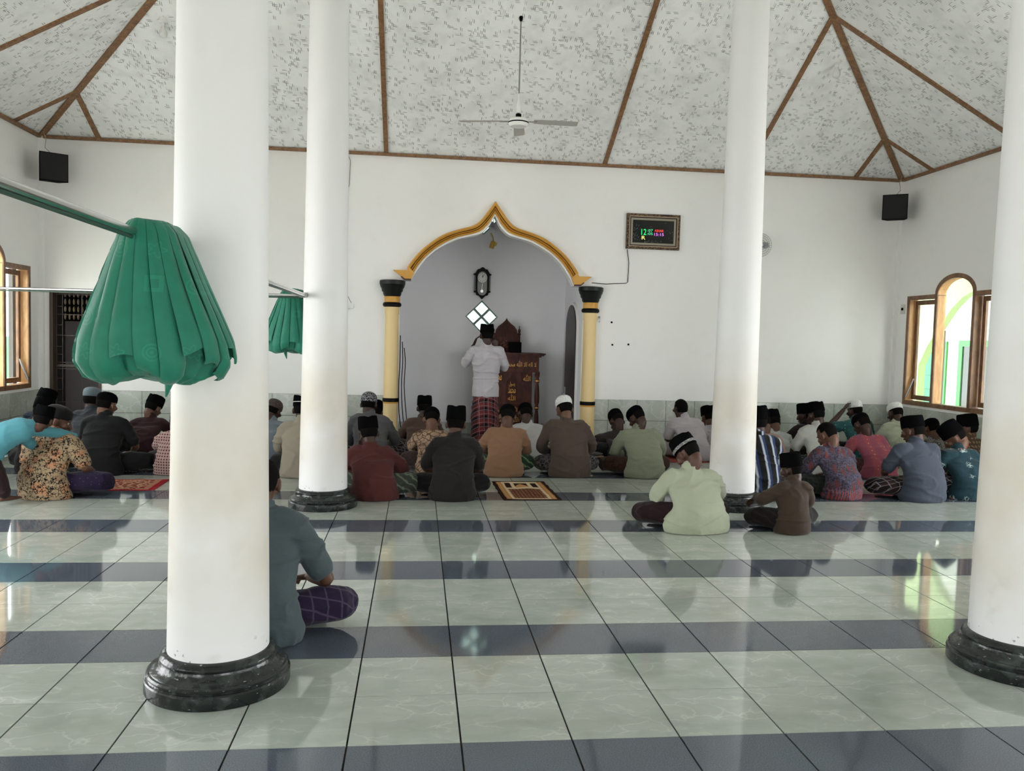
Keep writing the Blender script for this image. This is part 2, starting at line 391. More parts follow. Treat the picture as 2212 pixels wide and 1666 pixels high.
wall_front = MB().prism(ofr, lambda a, b, d: (a, YF-d, b), 0, .15).obj('wall_front', M_wall, kind='structure')
# ---- wainscot tiles
ZW = [(0.0, .383), (.383, .665)]
def wtile(w, h, name='wall_tile'):
    key = ('w', round(w, 3), round(h, 3))
    if key not in cache:
        e, d, c = .0022, .008, .0012
        cache[key] = MB().add([(e, 0, e), (w-e, 0, e), (w-e, 0, h-e), (e, 0, h-e), (e+c, -d, e+c), (w-e-c, -d, e+c), (w-e-c, -d, h-e-c), (e+c, -d, h-e-c)],
                              [(4, 5, 6, 7), (0, 1, 5, 4), (1, 2, 6, 5), (2, 3, 7, 6), (3, 0, 4, 7)]).mesh('wall_tile', M_wtile)
    return cache[key]
M_joint = mat('grey_tile_joint', (.12, .12, .11), .8)
for a, b in ((XL, DX0-.02), (DX1, MX-1.22), (MX+1.22, XR)): MB().box((a, YB-.004, 0), (b, YB, .664)).obj('tile_bed', M_joint, wall_back)
for wl, X, s in ((wall_right, XR, 1), (wall_left, XL, -1)):
    for a, b in ((SIDE[1], YB), (YF, SIDE[0])): MB().box((min(X, X-s*.004), a, 0), (max(X, X-s*.004), b, .664)).obj('tile_bed', M_joint, wl)
for i in range(-22, 20):
    x0, x1 = 2.779-1.2+i*T, 2.779-1.2+i*T+T
    for a, b in ((XL, DX0-.02), (DX1, MX-1.22), (MX+1.22, XR)):
        xa, xb = max(x0, a), min(x1, b)
        if xb-xa > .03:
            for z0, z1 in ZW: inst('wall_tile', wtile(xb-xa, z1-z0), wall_back, (xa, YB, z0))
for wall, X, s in ((wall_right, XR, 1), (wall_left, XL, -1)):
    y = YB; far = MB()
    while y > YF+.02:
        y2 = max(y-T, YF)
        if y > SIDE[0] and y2 < SIDE[1]:
            if y2 < SIDE[1] < y: y2 = SIDE[1]
            elif y > SIDE[0]+.001: y = SIDE[0]; continue
        for z0, z1 in ZW:
            w = y-y2
            if y > 4.7:
                if s > 0: inst('wall_tile', wtile(w, z1-z0), wall, (X, y, z0), (0, 0, -PI/2))
                else: inst('wall_tile', wtile(w, z1-z0), wall, (X, y2, z0), (0, 0, PI/2))
            else: far.box((min(X, X-s*.008), y2+.0015, z0+.0015), (max(X, X-s*.008), y-.0015, z1-.0015))
        y = y2
    far.obj('wall_tile_field', M_wtile, wall, kind='stuff')
# narrow corner pilasters beside the back wall
MB().box((XL, YB-.05, .665), (XL+.055, YB, HW)).box((XR-.05, YB-.05, .665), (XR, YB, HW)).obj('corner_pilaster', M_wall, wall_back)
# ---- hip ceiling of painted woven bamboo
AP = (CX, CY, HW+SL*(XR-CX)); c00, c10, c11, c01 = (XL, YF, HW), (XR, YF, HW), (XR, YB, HW), (XL, YB, HW)
ceiling = empty('ceiling', kind='structure')
for tri, m in (((c01, c11, AP), M_weave_x), ((c00, c10, AP), M_weave_x), ((c10, c11, AP), M_weave_y), ((c00, c01, AP), M_weave_y)):
    k = MB(); up = Vector((0, 0, .04)); vs = [Vector(p) for p in tri]
    k.add(vs+[v+up for v in vs], [(0, 1, 2), (3, 5, 4), (0, 3, 4, 1), (1, 4, 5, 2), (2, 5, 3, 0)]).obj('woven_panel', m, ceiling)
def hipz(t): return HW+SL*t
def batten(p, q, w=.045, h=.03, nrm=(0, 0, 1)):
    MB().bar(p, q, w, h, nrm).obj('batten', M_batten, ceiling)
nb = {'b': Vector((0, -SL, -1)), 'f': Vector((0, SL, -1)), 'r': Vector((-SL, 0, -1)), 'l': Vector((SL, 0, -1))}
for off in (.70, 2.26, 4.20):
    t = off; zt = hipz(t)-.008
    for sx in (1, -1):
        X = XR-t if sx > 0 else XL+t
        for (ya, yb, n) in ((YB, YB-t, nb['b']), (YF, YF+t, nb['f'])):
            batten((X, ya, HW-.008), (X, yb, zt), .055, .03, n)
    for sy in (1, -1):
        Y = YB-t if sy > 0 else YF+t
        batten((XR, Y, HW-.008), (XR-t, Y, zt), .055, .03, nb['r']); batten((XL, Y, HW-.008), (XL+t, Y, zt), .055, .03, nb['l'])
for c in (c00, c10, c11, c01):
    batten((c[0], c[1], HW-.01), (AP[0], AP[1], AP[2]-.01), .07, .045)
for p, q, n in ((c01, c11, nb['b']), (c00, c10, nb['f']), (c10, c11, nb['r']), (c00, c01, nb['l'])):
    d = Vector((n[0], n[1], 0)).normalized()*.02
    batten(Vector(p)+d-Vector((0, 0, .012)), Vector(q)+d-Vector((0, 0, .012)), .055, .035)
# ---- niche behind the mihrab arch
NX0, NX1, NY, NZ = -.07, 2.43, 9.55, 3.75
dc, dh_ = (1.165, 1.765), .247
dia = [(dc[0]-dh_, dc[1]), (dc[0], dc[1]-dh_), (dc[0]+dh_, dc[1]), (dc[0], dc[1]+dh_)]
nback = MB().holed([(NX0-.1, 0), (NX1+.1, 0), (NX1+.1, NZ), (NX0-.1, NZ)], [dia, [(a, b+1.47) for a, b in dia]], lambda a, b, d: (a, NY+d, b), 0, .12).obj('wall_niche_back', M_niche, kind='structure')
MB().box((NX0-.1, YB+.15, 0), (NX0, NY, NZ)).obj('wall_niche_left', M_niche, kind='structure')
MB().box((NX1, YB+.15, 0), (NX1+.1, NY, NZ)).obj('wall_niche_right', M_niche, kind='structure')
MB().box((NX0-.1, YB+.15, NZ), (NX1+.1, NY+.12, NZ+.05)).obj('ceiling_niche', M_niche, kind='structure')
bb = empty('baseboard_niche', kind='structure')
for i in range(7):
    a, b = NX0+i*T, min(NX0+i*T+T, NX1)
    if b-a > .03: inst('skirting_tile', wtile(b-a, .17), bb, (a, NY, 0))
for i in range(4):
    inst('skirting_tile', wtile(.35, .17), bb, (NX1, NY-i*.35, 0), (0, 0, -PI/2)); inst('skirting_tile', wtile(.35, .17), bb, (NX0, NY-.35-i*.35, 0), (0, 0, PI/2))
# ---- arch trim
def band(s0, s1, d, m, name, par):
    k = MB(); n = len(full_in)
    lerp = lambda i, s: (MX+full_in[i][0]*(1-s)+full_out[i][0]*s, full_in[i][1]*(1-s)+full_out[i][1]*s)
    vs = []
    for i in range(n):
        for s, dd in ((s0, 0.0), (s0, d*.8), ((s0+s1)/2, d), (s1, d*.8), (s1, 0.0)):
            a, b = lerp(i, s); vs.append((a, YB-dd, b))
    fs = [(i*5+q, i*5+q+1, (i+1)*5+q+1, (i+1)*5+q) for i in range(n-1) for q in range(4)]
    fs += [(0, 1, 2, 3, 4), tuple((n-1)*5+q for q in range(5))]
    return k.add(vs, fs).obj(name, m, par, smooth=True)
trim = empty('mihrab_arch_trim', label='golden moulded pointed arch trim around the prayer niche opening', category='arch trim')
band(0, .22, .035, M_wall, 'white_lip', trim); band(.22, .42, .06, M_goldpaint, 'inner_moulding', trim)
band(.42, .48, .035, M_groove, 'groove', trim); band(.48, .62, .065, M_goldpaint, 'middle_moulding', trim)
band(.62, .68, .045, M_groove, 'groove', trim); band(.68, 1.0, .085, M_goldpaint, 'outer_moulding', trim)
for sx in (-1, 1):   # the small feet that kick outward at the springing
    mpx = lambda a, b, d, sx=sx: (MX+sx*a, YB-d, b)
    MB().prism([(1.07, 2.175), (1.15, 2.175), (1.30, 2.29), (1.13, 2.29), (1.10, 2.335), (1.03, 2.26)], mpx, 0, .082).obj('foot_moulding', M_goldpaint, trim)
    MB().prism([(1.07, 2.165), (1.155, 2.165), (1.20, 2.205), (1.188, 2.212), (1.15, 2.182), (1.07, 2.182)], mpx, 0, .09).obj('foot_groove', M_groove, trim)
# ---- mihrab half columns
for nm, x, lab in (('l', -.12, 'cream engaged column with black capital left of the prayer niche'), ('r', 2.495, 'cream engaged column with black capital right of the prayer niche')):
    p = empty('niche_column', (x, YB-.005, 0), label=lab, category='column', group='columns flanking the prayer niche')
    MB().lathe([(.10, 0), (.097, .3), (.094, .60)], n=32).obj('lower_shaft', M_cream, p, True)
    MB().lathe([(.098, .585), (.104, .59), (.104, .63), (.098, .635)], n=32).obj('black_ring', M_blkgl, p, True)
    MB().lathe([(.099, .565), (.101, .57), (.101, .585)], n=32).obj('gold_ring', M_goldpaint, p, True)
    MB().lathe([(.094, .63), (.088, 1.2), (.085, 1.73)], n=32).obj('shaft', M_cream, p, True)
    MB().lathe([(.10, 1.815), (.118, 1.83), (.12, 1.85), (.114, 1.865), (.10, 1.875)], n=32).obj('collar', M_blkgl, p, True)
    MB().lathe([(.093, 1.72), (.093, 1.82)], n=32).obj('neck', M_cream, p, True)
    MB().lathe([(.097, 1.87), (.10, 1.88), (.10, 1.95), (.097, 1.955)], n=32).obj('gold_band', M_goldpaint, p, True)
    MB().lathe([(.10, 1.95), (.115, 1.975), (.118, 2.0), (.135, 2.02), (.14, 2.05), (.155, 2.075), (.16, 2.10), (.166, 2.105), (.166, 2.15), (.15, 2.16)], n=32).obj('capital', M_green_dk, p, True)
# ---- four big pillars
def pillar(x, y, lab):
    p = empty('pillar', (x, y, 0), label=lab, category='pillar', group='round white pillars of the prayer hall')
    zt = HW+SL*(min(x-XL, XR-x, y-YF, YB-y))+.02
    prof = [(.199, .125), (.197, .3)] + [(.197-.0098*z, z) for z in (1, 2, 3, 4, 5)] + [(.197-.0098*zt, zt)]
    MB().lathe(prof, n=64).obj('shaft', M_pillar, p, True)
    MB().lathe([(.282, 0), (.284, .004), (.284, .05), (.280, .056), (.274, .058), (.270, .062), (.274, .066), (.276, .074), (.270, .081), (.262, .083), (.258, .087), (.246, .092), (.232, .101),
                (.225, .112), (.223, .120), (.226, .124), (.227, .132), (.222, .142), (.212, .150), (.200, .154), (.190, .154)], n=72).obj('base', M_black, p, 30)
    return p
pillar(-.565, .575, 'thickest-looking white pillar, nearest one, behind the big green curtain bundle')
pillar(-.545, 4.15, 'white pillar beyond the steel-blue shirted man, beside the red shirted man')
pillar(3.013, 4.15, 'white pillar with its base between the mint shirted man and the brown shirted boy')
pillar(2.975, .575, 'white pillar cut by the right edge of the photo')
for n_, mp_ in ((3, mpR), (4, mpL)):
    d_ = empty('door_%d' % n_, kind='structure')  # frames of the unseen doorways added for daylight
    for a, b, z0, z1 in ((SIDE[0], SIDE[0]+.07, 0, SIDE[2]), (SIDE[1]-.07, SIDE[1], 0, SIDE[2]), (SIDE[0]+.07, SIDE[1]-.07, SIDE[2]-.07, SIDE[2])):
        MB().prism([(a, z0), (b, z0), (b, z1), (a, z1)], mp_, -.01, .12).obj('door_frame', M_frame, d_)
# ---- windows
def window(n, yc, mp, hide=False):
    root = empty('window_%d' % n, kind='structure')
    b_, c_ = .39, .24; w = .05
    D0, D1 = -.012, .11
    fr = MB()
    def rect(a0, a1, z0, z1, d0, d1, k): k.prism([(a0, z0), (a1, z0), (a1, z1), (a0, z1)], mp, d0, d1)
    # sill, jambs, heads
    k = MB(); rect(yc-.99, yc+.99, .70, .755, D0, D1, k); k.obj('sill', M_frame, root)
    for s in (-1, 1):
        a = sorted((yc+s*.99, yc+s*.94)); k = MB(); rect(a[0], a[1], .755, 2.16, D0, D1, k); k.obj('jamb', M_frame, root)
        a = sorted((yc+s*.94, yc+s*.937)); k = MB(); rect(a[0], a[1], .755, 2.11, D0+.012, D1, k); k.obj('reveal', M_reveal_lit, root)
        a = sorted((yc+s*.94, yc+s*b_)); k = MB(); rect(a[0], a[1], 2.11, 2.16, D0, D1, k); k.obj('head_rail', M_frame, root)
        a = sorted((yc+s*b_, yc+s*(b_-w))); k = MB(); rect(a[0], a[1], .755, 2.16, D0, D1, k); k.obj('mullion', M_frame, root)
        a = sorted((yc+s*(b_-w), yc+s*(b_-w-.003))); k = MB(); rect(a[0], a[1], .755, 2.14, D0+.012, D1, k); k.obj('reveal', M_reveal_lit, root)
        # opened casement sash set to the outside
        a0, a1 = sorted((yc+s*.925, yc+s*.415)); z0, z1 = .77, 2.10
        k = MB(); k.holed([(a0, z0), (a1, z0), (a1, z1), (a0, z1)], [[(a0+.055, z0+.06), (a1-.055, z0+.06), (a1-.055, z1-.06), (a0+.055, z1-.06)]], mp, .075, .105)
        sash = k.obj('sash', M_frame, root)
        k = MB(); rect(a0+.05, a1-.05, z0+.055, z1-.055, .088, .092, k); k.obj('pane', M_glass, sash)
        a = yc+s*.93
        MB().tube([mp(a, .80, .0), mp(a-s*.04, .98, .05), mp(a-s*.05, 1.05, .07)], .012, 6).obj('casement_stay', M_steel, root)
    ar = [(yc+b_*math.cos(t), 2.16+c_*math.sin(t)) for t in [PI*k/20 for k in range(21)]]
    ai = [(yc+(b_-w)*math.cos(t), 2.15+(c_-.045)*math.sin(t)) for t in [PI*k/20 for k in range(21)]]
    MB().prism(ar+list(reversed(ai)), mp, D0, D1).obj('arch_frame', M_frame, root)
    k = MB(); vs = []
    for a, z in ai: vs += [mp(a, z-.002, D0+.012), mp(a, z-.002, D1)]
    k.add(vs, [(2*i, 2*i+1, 2*i+3, 2*i+2) for i in range(20)]).obj('arch_reveal', M_reveal_lit, root)
    k = MB(); k.prism([(yc+b_-w, .755), (yc-b_+w, .755)] + list(reversed(ai)), mp, .088, .092).obj('pane', M_glass, root)
for i, y in enumerate(WIN_Y):
    window(2*i+1, y, mpR); window(2*i+2, y, mpL)
# diamond window in the niche
h = dh_/math.sqrt(2)
M_munt = mat('grey_green_muntin', srgb(110, 124, 120), .5)
for wn, wz in ((7, dc[1]), (8, dc[1]+1.47)):
    dw = empty('window_%d' % wn, kind='structure'); R45 = Matrix.Translation((dc[0], NY+.05, wz)) @ Matrix.Rotation(PI/4, 4, 'Y')
    for a, b in (((-h, -.03, -h), (h, .02, -h+.018)), ((-h, -.03, h-.018), (h, .02, h)), ((-h, -.03, -h+.018), (-h+.018, .02, h-.018)), ((h-.018, -.03, -h+.018), (h, .02, h-.018))):
        MB().box(a, b, R45).obj('frame', M_munt, dw)
    for a, b in (((-h+.018, -.025, -.016), (h-.018, .02, .016)), ((-.016, -.026, .016), (.016, .02, h-.018)), ((-.016, -.026, -h+.018), (.016, .02, -.016))):
        MB().box(a, b, R45).obj('muntin', M_munt, dw)
    for sx in (-1, 1):
        for sz in (-1, 1):
            xs = sorted((sx*.014, sx*(h-.012))); zs = sorted((sz*.014, sz*(h-.012)))
            MB().box((xs[0], -.004, zs[0]), (xs[1], .004, zs[1]), R45).obj('pane', M_frost, dw)
# niche side door (arched, dark)
d1 = empty('door_1', kind='structure')
dp = [(8.42, 0), (9.22, 0), (9.22, 1.62)] + [(8.82+.40*math.cos(t), 1.62+.37*math.sin(t)) for t in [PI*k/12 for k in range(1, 12)]] + [(8.42, 1.62)]
mpN = lambda a, b, d: (NX1-d, a, b)
MB().prism(dp, mpN, .0, .03).obj('frame', M_wall, d1)
dp2 = [(8.45, 0), (9.19, 0), (9.19, 1.61)] + [(8.82+.37*math.cos(t), 1.61+.34*math.sin(t)) for t in [PI*k/12 for k in range(1, 12)]] + [(8.45, 1.61)]
M_dkdoor = mat('dark_brown_door', rough=.4, build=b_wood(srgb(30, 18, 14), srgb(44, 28, 22)))
leaf = MB().prism(dp2, mpN, .03, .045).obj('leaf', M_dkdoor, d1)
MB().box((NX1-.055, 9.08, .50), (NX1-.045, 9.13, .76)).tube([(NX1-.05, 9.10, .66), (NX1-.09, 9.10, .66), (NX1-.09, 9.02, .655)], .008, 6).obj('handle', M_steel, leaf)
# ---- side door in the back wall at the far left: frame, grille gate, dark room beyond
d2 = empty('door_2', kind='structure')
M_dkframe = mat('dark_door_frame', srgb(60, 46, 36), .5)
MB().box((DX0, YB-.01, 0), (DX0+.04, YB+.12, DH)).obj('jamb', M_dkframe, d2); MB().box((DX1-.03, YB-.01, 0), (DX1, YB+.12, DH)).obj('jamb', M_dkframe, d2)
MB().box((DX0+.04, YB-.01, DH-.04), (DX1-.03, YB+.12, DH)).obj('head', M_dkframe, d2)
gate = empty('gate', (DX0+.045, YB+.09, 0)); gate.parent = d2
M_gatew = mat('dark_iron', srgb(72, 66, 60), .5, metal=.4)
gw, gh = DX1-.03-DX0-.05, DH-.05
gb = MB()
rods = []
for z in (.02, .50, .92, 1.0, 1.34, 1.60, gh): rods.append(((0, 0, z), (gw, 0, z)))
for x in (0, .07, .30, .40, .50, gw): rods.append(((x, 0, 0), (x, 0, gh)))
for i, (x0, z0) in enumerate(((.30, 1.34), )):
    rods += [((x0, 0, z0), (x0+.2, 0, z0+.26)), ((x0, 0, z0+.26), (x0+.2, 0, z0))]
for z in (.2, .35, .66, .8, 1.1, 1.2, 1.47, 1.7): rods.append(((0, 0, z), (.07, 0, z)))
for z in (.7, 1.15, 1.75): rods.append(((.40, 0, z), (gw, 0, z)))
for p, q in rods: MB().bar(p, q, .008, .008, (0, 1, 0)).obj('bar', M_gatew, gate)
MB().box((0, -.012, .945), (gw, .005, .975)).obj('rail', M_gatew, gate)
pk = empty('padlock', (DX1-.085, YB+.07, .80), label='small bright padlock hanging on the dark grille gate at the left', category='padlock')
MB().box((-.018, -.008, 0), (.018, .008, .035)).obj('body', mat('brushed_brass', (.75, .72, .62), .3, metal=.6), pk)
MB().tube([(-.012, 0, .03), (-.012, 0, .055), (0, 0, .068), (.012, 0, .055), (.012, 0, .03)], .003, 6).obj('shackle', M_steel, pk)
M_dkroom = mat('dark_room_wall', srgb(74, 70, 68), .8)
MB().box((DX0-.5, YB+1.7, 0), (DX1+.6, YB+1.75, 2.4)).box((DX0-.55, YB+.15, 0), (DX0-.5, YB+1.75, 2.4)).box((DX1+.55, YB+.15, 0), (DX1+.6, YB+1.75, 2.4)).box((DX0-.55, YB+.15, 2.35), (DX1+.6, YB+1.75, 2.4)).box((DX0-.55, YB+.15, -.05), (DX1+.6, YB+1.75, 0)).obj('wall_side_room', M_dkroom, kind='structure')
rack = empty('hanging_bead_rack', (-4.12, YB+.3, 1.52), label='dark rack of small dangling beads behind the grille gate', category='rack')
MB().box((-.16, 0, 0), (.16, .02, .40)).obj('board', M_blk, rack)
M_bead = mat('dull_brass_bead', srgb(120, 104, 80), .4, metal=.3)
for i in range(6):
    for j in range(4):
        MB().lathe([(.006, 0), (.014, .02), (.014, .05), (.004, .075)], (-.13+i*.052, -.012, .02+j*.095), 8).obj('bead', M_bead, rack)
# ================================================================== PEOPLE
TMP = bpy.data.scenes.new('workshop')   # an empty side scene in which single meshes are remeshed quickly
def catmull(pts, rad, sub=3):
    """smooth a chain of 3D points and (a, b) radii"""
    P = [Vector(p) for p in pts]; R = [(r, r) if not isinstance(r, (tuple, list)) else tuple(r) for r in rad]
    if len(P) < 3: sub = max(sub, 2)
    op_, orr = [], []
    for i in range(len(P)-1):
        p0, p1, p2, p3 = P[max(i-1, 0)], P[i], P[i+1], P[min(i+2, len(P)-1)]
        for k in range(sub):
            t = k/sub
            op_.append(.5*((2*p1)+(-p0+p2)*t+(2*p0-5*p1+4*p2-p3)*t*t+(-p0+3*p1-3*p2+p3)*t*t*t))
            e = t*t*(3-2*t)
            orr.append((R[i][0]*(1-e)+R[i+1][0]*e, R[i][1]*(1-e)+R[i+1][1]*e))
    return op_+[P[-1]], orr+[R[-1]]
def limb(k, pts, rad, n=12, sub=3, flat=False, ref=(0, 0, 1)):
    """swept tube with domed ends; flat=True keeps the rings horizontal (torsos)"""
    P, R = catmull(pts, rad, sub); vs = []; prev = None
    # domed ends
    d0 = (P[0]-P[1]).normalized(); d1 = (P[-1]-P[-2]).normalized()
    if not flat:
        P = [P[0]+d0*R[0][0]*.8, P[0]+d0*R[0][0]*.5]+P+[P[-1]+d1*R[-1][0]*.5, P[-1]+d1*R[-1][0]*.8]
        R = [(R[0][0]*.35, R[0][1]*.35), (R[0][0]*.8, R[0][1]*.8)]+R+[(R[-1][0]*.8, R[-1][1]*.8), (R[-1][0]*.35, R[-1][1]*.35)]
    for i, p in enumerate(P):
        if flat: a, b = Vector((1, 0, 0)), Vector((0, 1, 0))
        else:
            d = (P[min(i+1, len(P)-1)]-P[max(i-1, 0)]).normalized(); u = Vector(ref) if prev is None else prev
            if abs(d.dot(u)) > .97: u = Vector((0, 1, 0)) if abs(d.y) < .9 else Vector((1, 0, 0))
            b = (u-d*u.dot(d)).normalized(); prev = b; a = b.cross(d)
        vs += [p+a*R[i][0]*math.cos(2*PI*q/n)+b*R[i][1]*math.sin(2*PI*q/n) for q in range(n)]
    m = len(P)
    fs = [(i*n+q, i*n+(q+1) % n, (i+1)*n+(q+1) % n, (i+1)*n+q) for i in range(m-1) for q in range(n)]
    fs += [tuple(range(n-1, -1, -1)), tuple((m-1)*n+q for q in range(n))]
    return k.add(vs, fs)
def fuse(k, name, m, parent, vox=.012, smooth=4, wrinkle=0.0, seed=0.0, floorz=None, **kw):
    """union of overlapping closed shells into ONE continuous surface"""
    me = bpy.data.meshes.new(name); me.from_pydata(k.v, [], k.f)
    bm = bmesh.new(); bm.from_mesh(me)
    bmesh.ops.recalc_face_normals(bm, faces=bm.faces); bm.to_mesh(me); bm.free()
    o = bpy.data.objects.new(name, me); TMP.collection.objects.link(o)
    me.remesh_voxel_size = vox; me.remesh_voxel_adaptivity = 0.0
    with bpy.context.temp_override(scene=TMP, view_layer=TMP.view_layers[0], object=o, active_object=o): bpy.ops.object.voxel_remesh()
    TMP.collection.objects.unlink(o); me = o.data
    n = len(me.vertices); co = np.empty(n*3, np.float32); me.vertices.foreach_get('co', co); co = co.reshape(-1, 3)
    ed = np.empty(len(me.edges)*2, np.int32); me.edges.foreach_get('vertices', ed); ed = ed.reshape(-1, 2)
    A = np.concatenate([ed[:, 0], ed[:, 1]]); B = np.concatenate([ed[:, 1], ed[:, 0]]); deg = np.maximum(np.bincount(A, minlength=n), 1)
    for _ in range(smooth):
        av = np.stack([np.bincount(A, weights=co[B, i], minlength=n)/deg for i in range(3)], 1); co = co*.45+av*.55
    if wrinkle:
        me.vertices.foreach_set('co', co.astype(np.float32).ravel()); me.update()
        nr = np.empty(n*3, np.float32); me.vertices.foreach_get('normal', nr); nr = nr.reshape(-1, 3)
        nz, nvv = noise.noise, noise.noise_vector; f = np.empty(n)
        for i, (x, y, z) in enumerate(co.tolist()):
            w = nvv(Vector((x*2.6+seed, y*2.6, z*6)))*.7
            a_ = nz(Vector((x*3.2+seed+w.x, y*3.2+w.y, z*8.5+w.z)))
            f[i] = (1-min(1, abs(a_)*3.6))**2 + nz(Vector((x*9+seed*2+w.x*2, y*9+w.y*2, z*16+w.z*2)))*.35
        co = co+nr*(f*wrinkle)[:, None]
    if floorz is not None: co[:, 2] = np.maximum(co[:, 2], floorz)
    me.vertices.foreach_set('co', co.astype(np.float32).ravel())
    me.materials.clear(); me.materials.append(m)
    me.polygons.foreach_set('use_smooth', [True]*len(me.polygons)); me.update()
    COL.objects.link(o); o.parent = parent; tag(o, **kw)
    return o
# --- cloth materials
def mute(c, k=.80, d=.22):
    l = .3*c[0]+.6*c[1]+.1*c[2]; k *= .88*min(1, (l/.45)**.42); return tuple(k*(v*(1-d)+l*d) for v in c)
def cloth(name, col, col2=None, pat=None, rough=.85, sc_=1.0):
    col = mute(col); col2 = mute(col2) if col2 else None
    def f(g, b, L):
        p = g.obj(); x, y, z = g.xyz(p); base = c4(col); c2 = c4(col2 or col)
        w = g.noise(g.vm('MULTIPLY', p, (1, 1, 1.0)), 9, 4, .6)
        if pat == 'stripe':
            t = g.m('FRACT', g.m('MULTIPLY', g.m('ADD', x, .012), 9.5)); a = g.m('SUBTRACT', 1.0, g.step(g.m('ABSOLUTE', g.m('SUBTRACT', t, .3)), .03, .15))
            a2 = g.m('SUBTRACT', 1.0, g.step(g.m('ABSOLUTE', g.m('SUBTRACT', t, .55)), .06, .14))
            c = g.mix(a2, base, c4((.014, .03, .09))); c = g.mix(a, c, c2)
        elif pat == 'finestripe':
            a = g.step(g.m('SINE', g.m('MULTIPLY', x, 420)), .3, .8); c = g.mix(g.m('MULTIPLY', a, .5), base, c2)
        elif pat == 'check':
            a = g.step(g.m('SINE', g.m('MULTIPLY', x, 500*sc_)), .4, .9); e = g.step(g.m('SINE', g.m('MULTIPLY', z, 500*sc_)), .4, .9)
            c = g.mix(g.m('MULTIPLY', g.m('MAXIMUM', a, e), .55), base, c2)
        elif pat == 'plaid':
            u = g.m('ADD', x, g.m('MULTIPLY', y, .6)); v = g.m('ADD', z, g.m('MULTIPLY', y, .8))
            a = g.step(g.m('SINE', g.m('MULTIPLY', u, 62*sc_)), -.1, .6); e = g.step(g.m('SINE', g.m('MULTIPLY', v, 62*sc_)), -.1, .6)
            l1 = g.step(g.m('SINE', g.m('MULTIPLY', u, 124*sc_)), .9, .99); l2 = g.step(g.m('SINE', g.m('MULTIPLY', v, 124*sc_)), .9, .99)
            c = g.mix(g.m('MULTIPLY', g.m('ADD', a, e), .5), base, c2)
            c = g.mix(g.m('MULTIPLY', g.m('MAXIMUM', l1, l2), .3), c, c4((.5, .45, .5)))
        elif pat == 'lines':
            u = g.m('ADD', x, g.m('MULTIPLY', y, .6)); v = g.m('ADD', z, g.m('MULTIPLY', y, .8))
            l1 = g.step(g.m('SINE', g.m('MULTIPLY', u, 75*sc_)), .9, .97); l2 = g.step(g.m('SINE', g.m('MULTIPLY', v, 75*sc_)), .9, .97)
            c = g.mix(g.m('MULTIPLY', g.m('MAXIMUM', l1, l2), .6), base, c2)
        elif pat == 'slant':
            a = g.m('SINE', g.m('ADD', g.m('MULTIPLY', x, 60), g.m('ADD', g.m('MULTIPLY', z, 85), g.m('MULTIPLY', w, 9)))); c = g.mix(g.step(a, .45, .95), base, c2)
        elif pat == 'leopard':
            q = g.vm('ADD', p, g.vm('MULTIPLY', g.n('ShaderNodeTexNoise', {'Vector': p, 'Scale': 14.0}).outputs['Color'], (.04, .04, .04)))
            e = g.vor(q, 44, 'DISTANCE_TO_EDGE'); cl = g.noise(p, 30, 3); big = g.vor(p, 9, 'F1')
            a = g.m('MULTIPLY', g.m('SUBTRACT', 1.0, g.step(e, .05, .14)), g.step(cl, .42, .52)); d = g.m('SUBTRACT', 1.0, g.step(g.vor(q, 30, 'F1'), .22, .32))
            c = g.mix(g.m('MULTIPLY', g.m('SUBTRACT', 1.0, g.step(big, .3, .5)), .55), base, c4(srgb(176, 112, 74)))
            c = g.mix(g.m('MAXIMUM', a, d), c, c2)
        elif pat == 'swirl':
            q = g.vm('ADD', p, g.vm('MULTIPLY', g.n('ShaderNodeTexNoise', {'Vector': p, 'Scale': 9.0*sc_}).outputs['Color'], (.09, .09, .09)))
            e = g.vor(q, 24*sc_, 'DISTANCE_TO_EDGE'); e2 = g.vor(q, 10*sc_, 'F1')
            c = g.mix(g.m('SUBTRACT', 1.0, g.step(e, .03, .14)), base, c2); c = g.mix(g.m('MULTIPLY', g.step(e2, .3, .7), .4), c, c2)
        elif pat == 'diamond':
            u = g.m('MULTIPLY', x, 36*sc_); v = g.m('MULTIPLY', z, 36*sc_)
            s1 = g.m('MULTIPLY', g.m('SINE', g.m('ADD', u, v)), g.m('SINE', g.m('SUBTRACT', u, v)))
            s2 = g.m('MULTIPLY', g.m('SINE', g.m('MULTIPLY', g.m('ADD', u, v), 2.0)), g.m('SINE', g.m('MULTIPLY', g.m('SUBTRACT', u, v), 2.0)))
            a = g.m('MAXIMUM', g.step(s1, .25, .45), g.m('MULTIPLY', g.step(g.m('ABSOLUTE', s1), .0, .1), 0.0)); e = g.m('SUBTRACT', 1.0, g.step(g.m('ABSOLUTE', s2), .03, .12))
            c = g.mix(g.m('MAXIMUM', a, g.m('MULTIPLY', e, .4)), base, c2)
        elif pat == 'ikat':
            q = g.comb(g.m('MULTIPLY', x, 15.0), g.m('MULTIPLY', y, 4.0), g.m('MULTIPLY', z, 7.5)); v1 = g.vor(q, 1.0, 'F1', 0, .35); n1 = g.noise(p, 70, 3)
            c = g.mix(g.step(n1, .4, .62), base, c4(srgb(70, 74, 96)))
            c = g.mix(g.m('MULTIPLY', g.m('SUBTRACT', 1.0, g.step(v1, .22, .42)), .9), c, c2); c = g.mix(g.m('SUBTRACT', 1.0, g.step(v1, .05, .13)), c, c4(srgb(110, 30, 34)))
            c = g.mix(g.m('MULTIPLY', g.m('SUBTRACT', 1.0, g.step(z, .08, .13)), g.step(g.m('SINE', g.m('MULTIPLY', x, 260)), -.2, .6)), c, c4(srgb(124, 60, 62)))
        elif pat == 'dots':
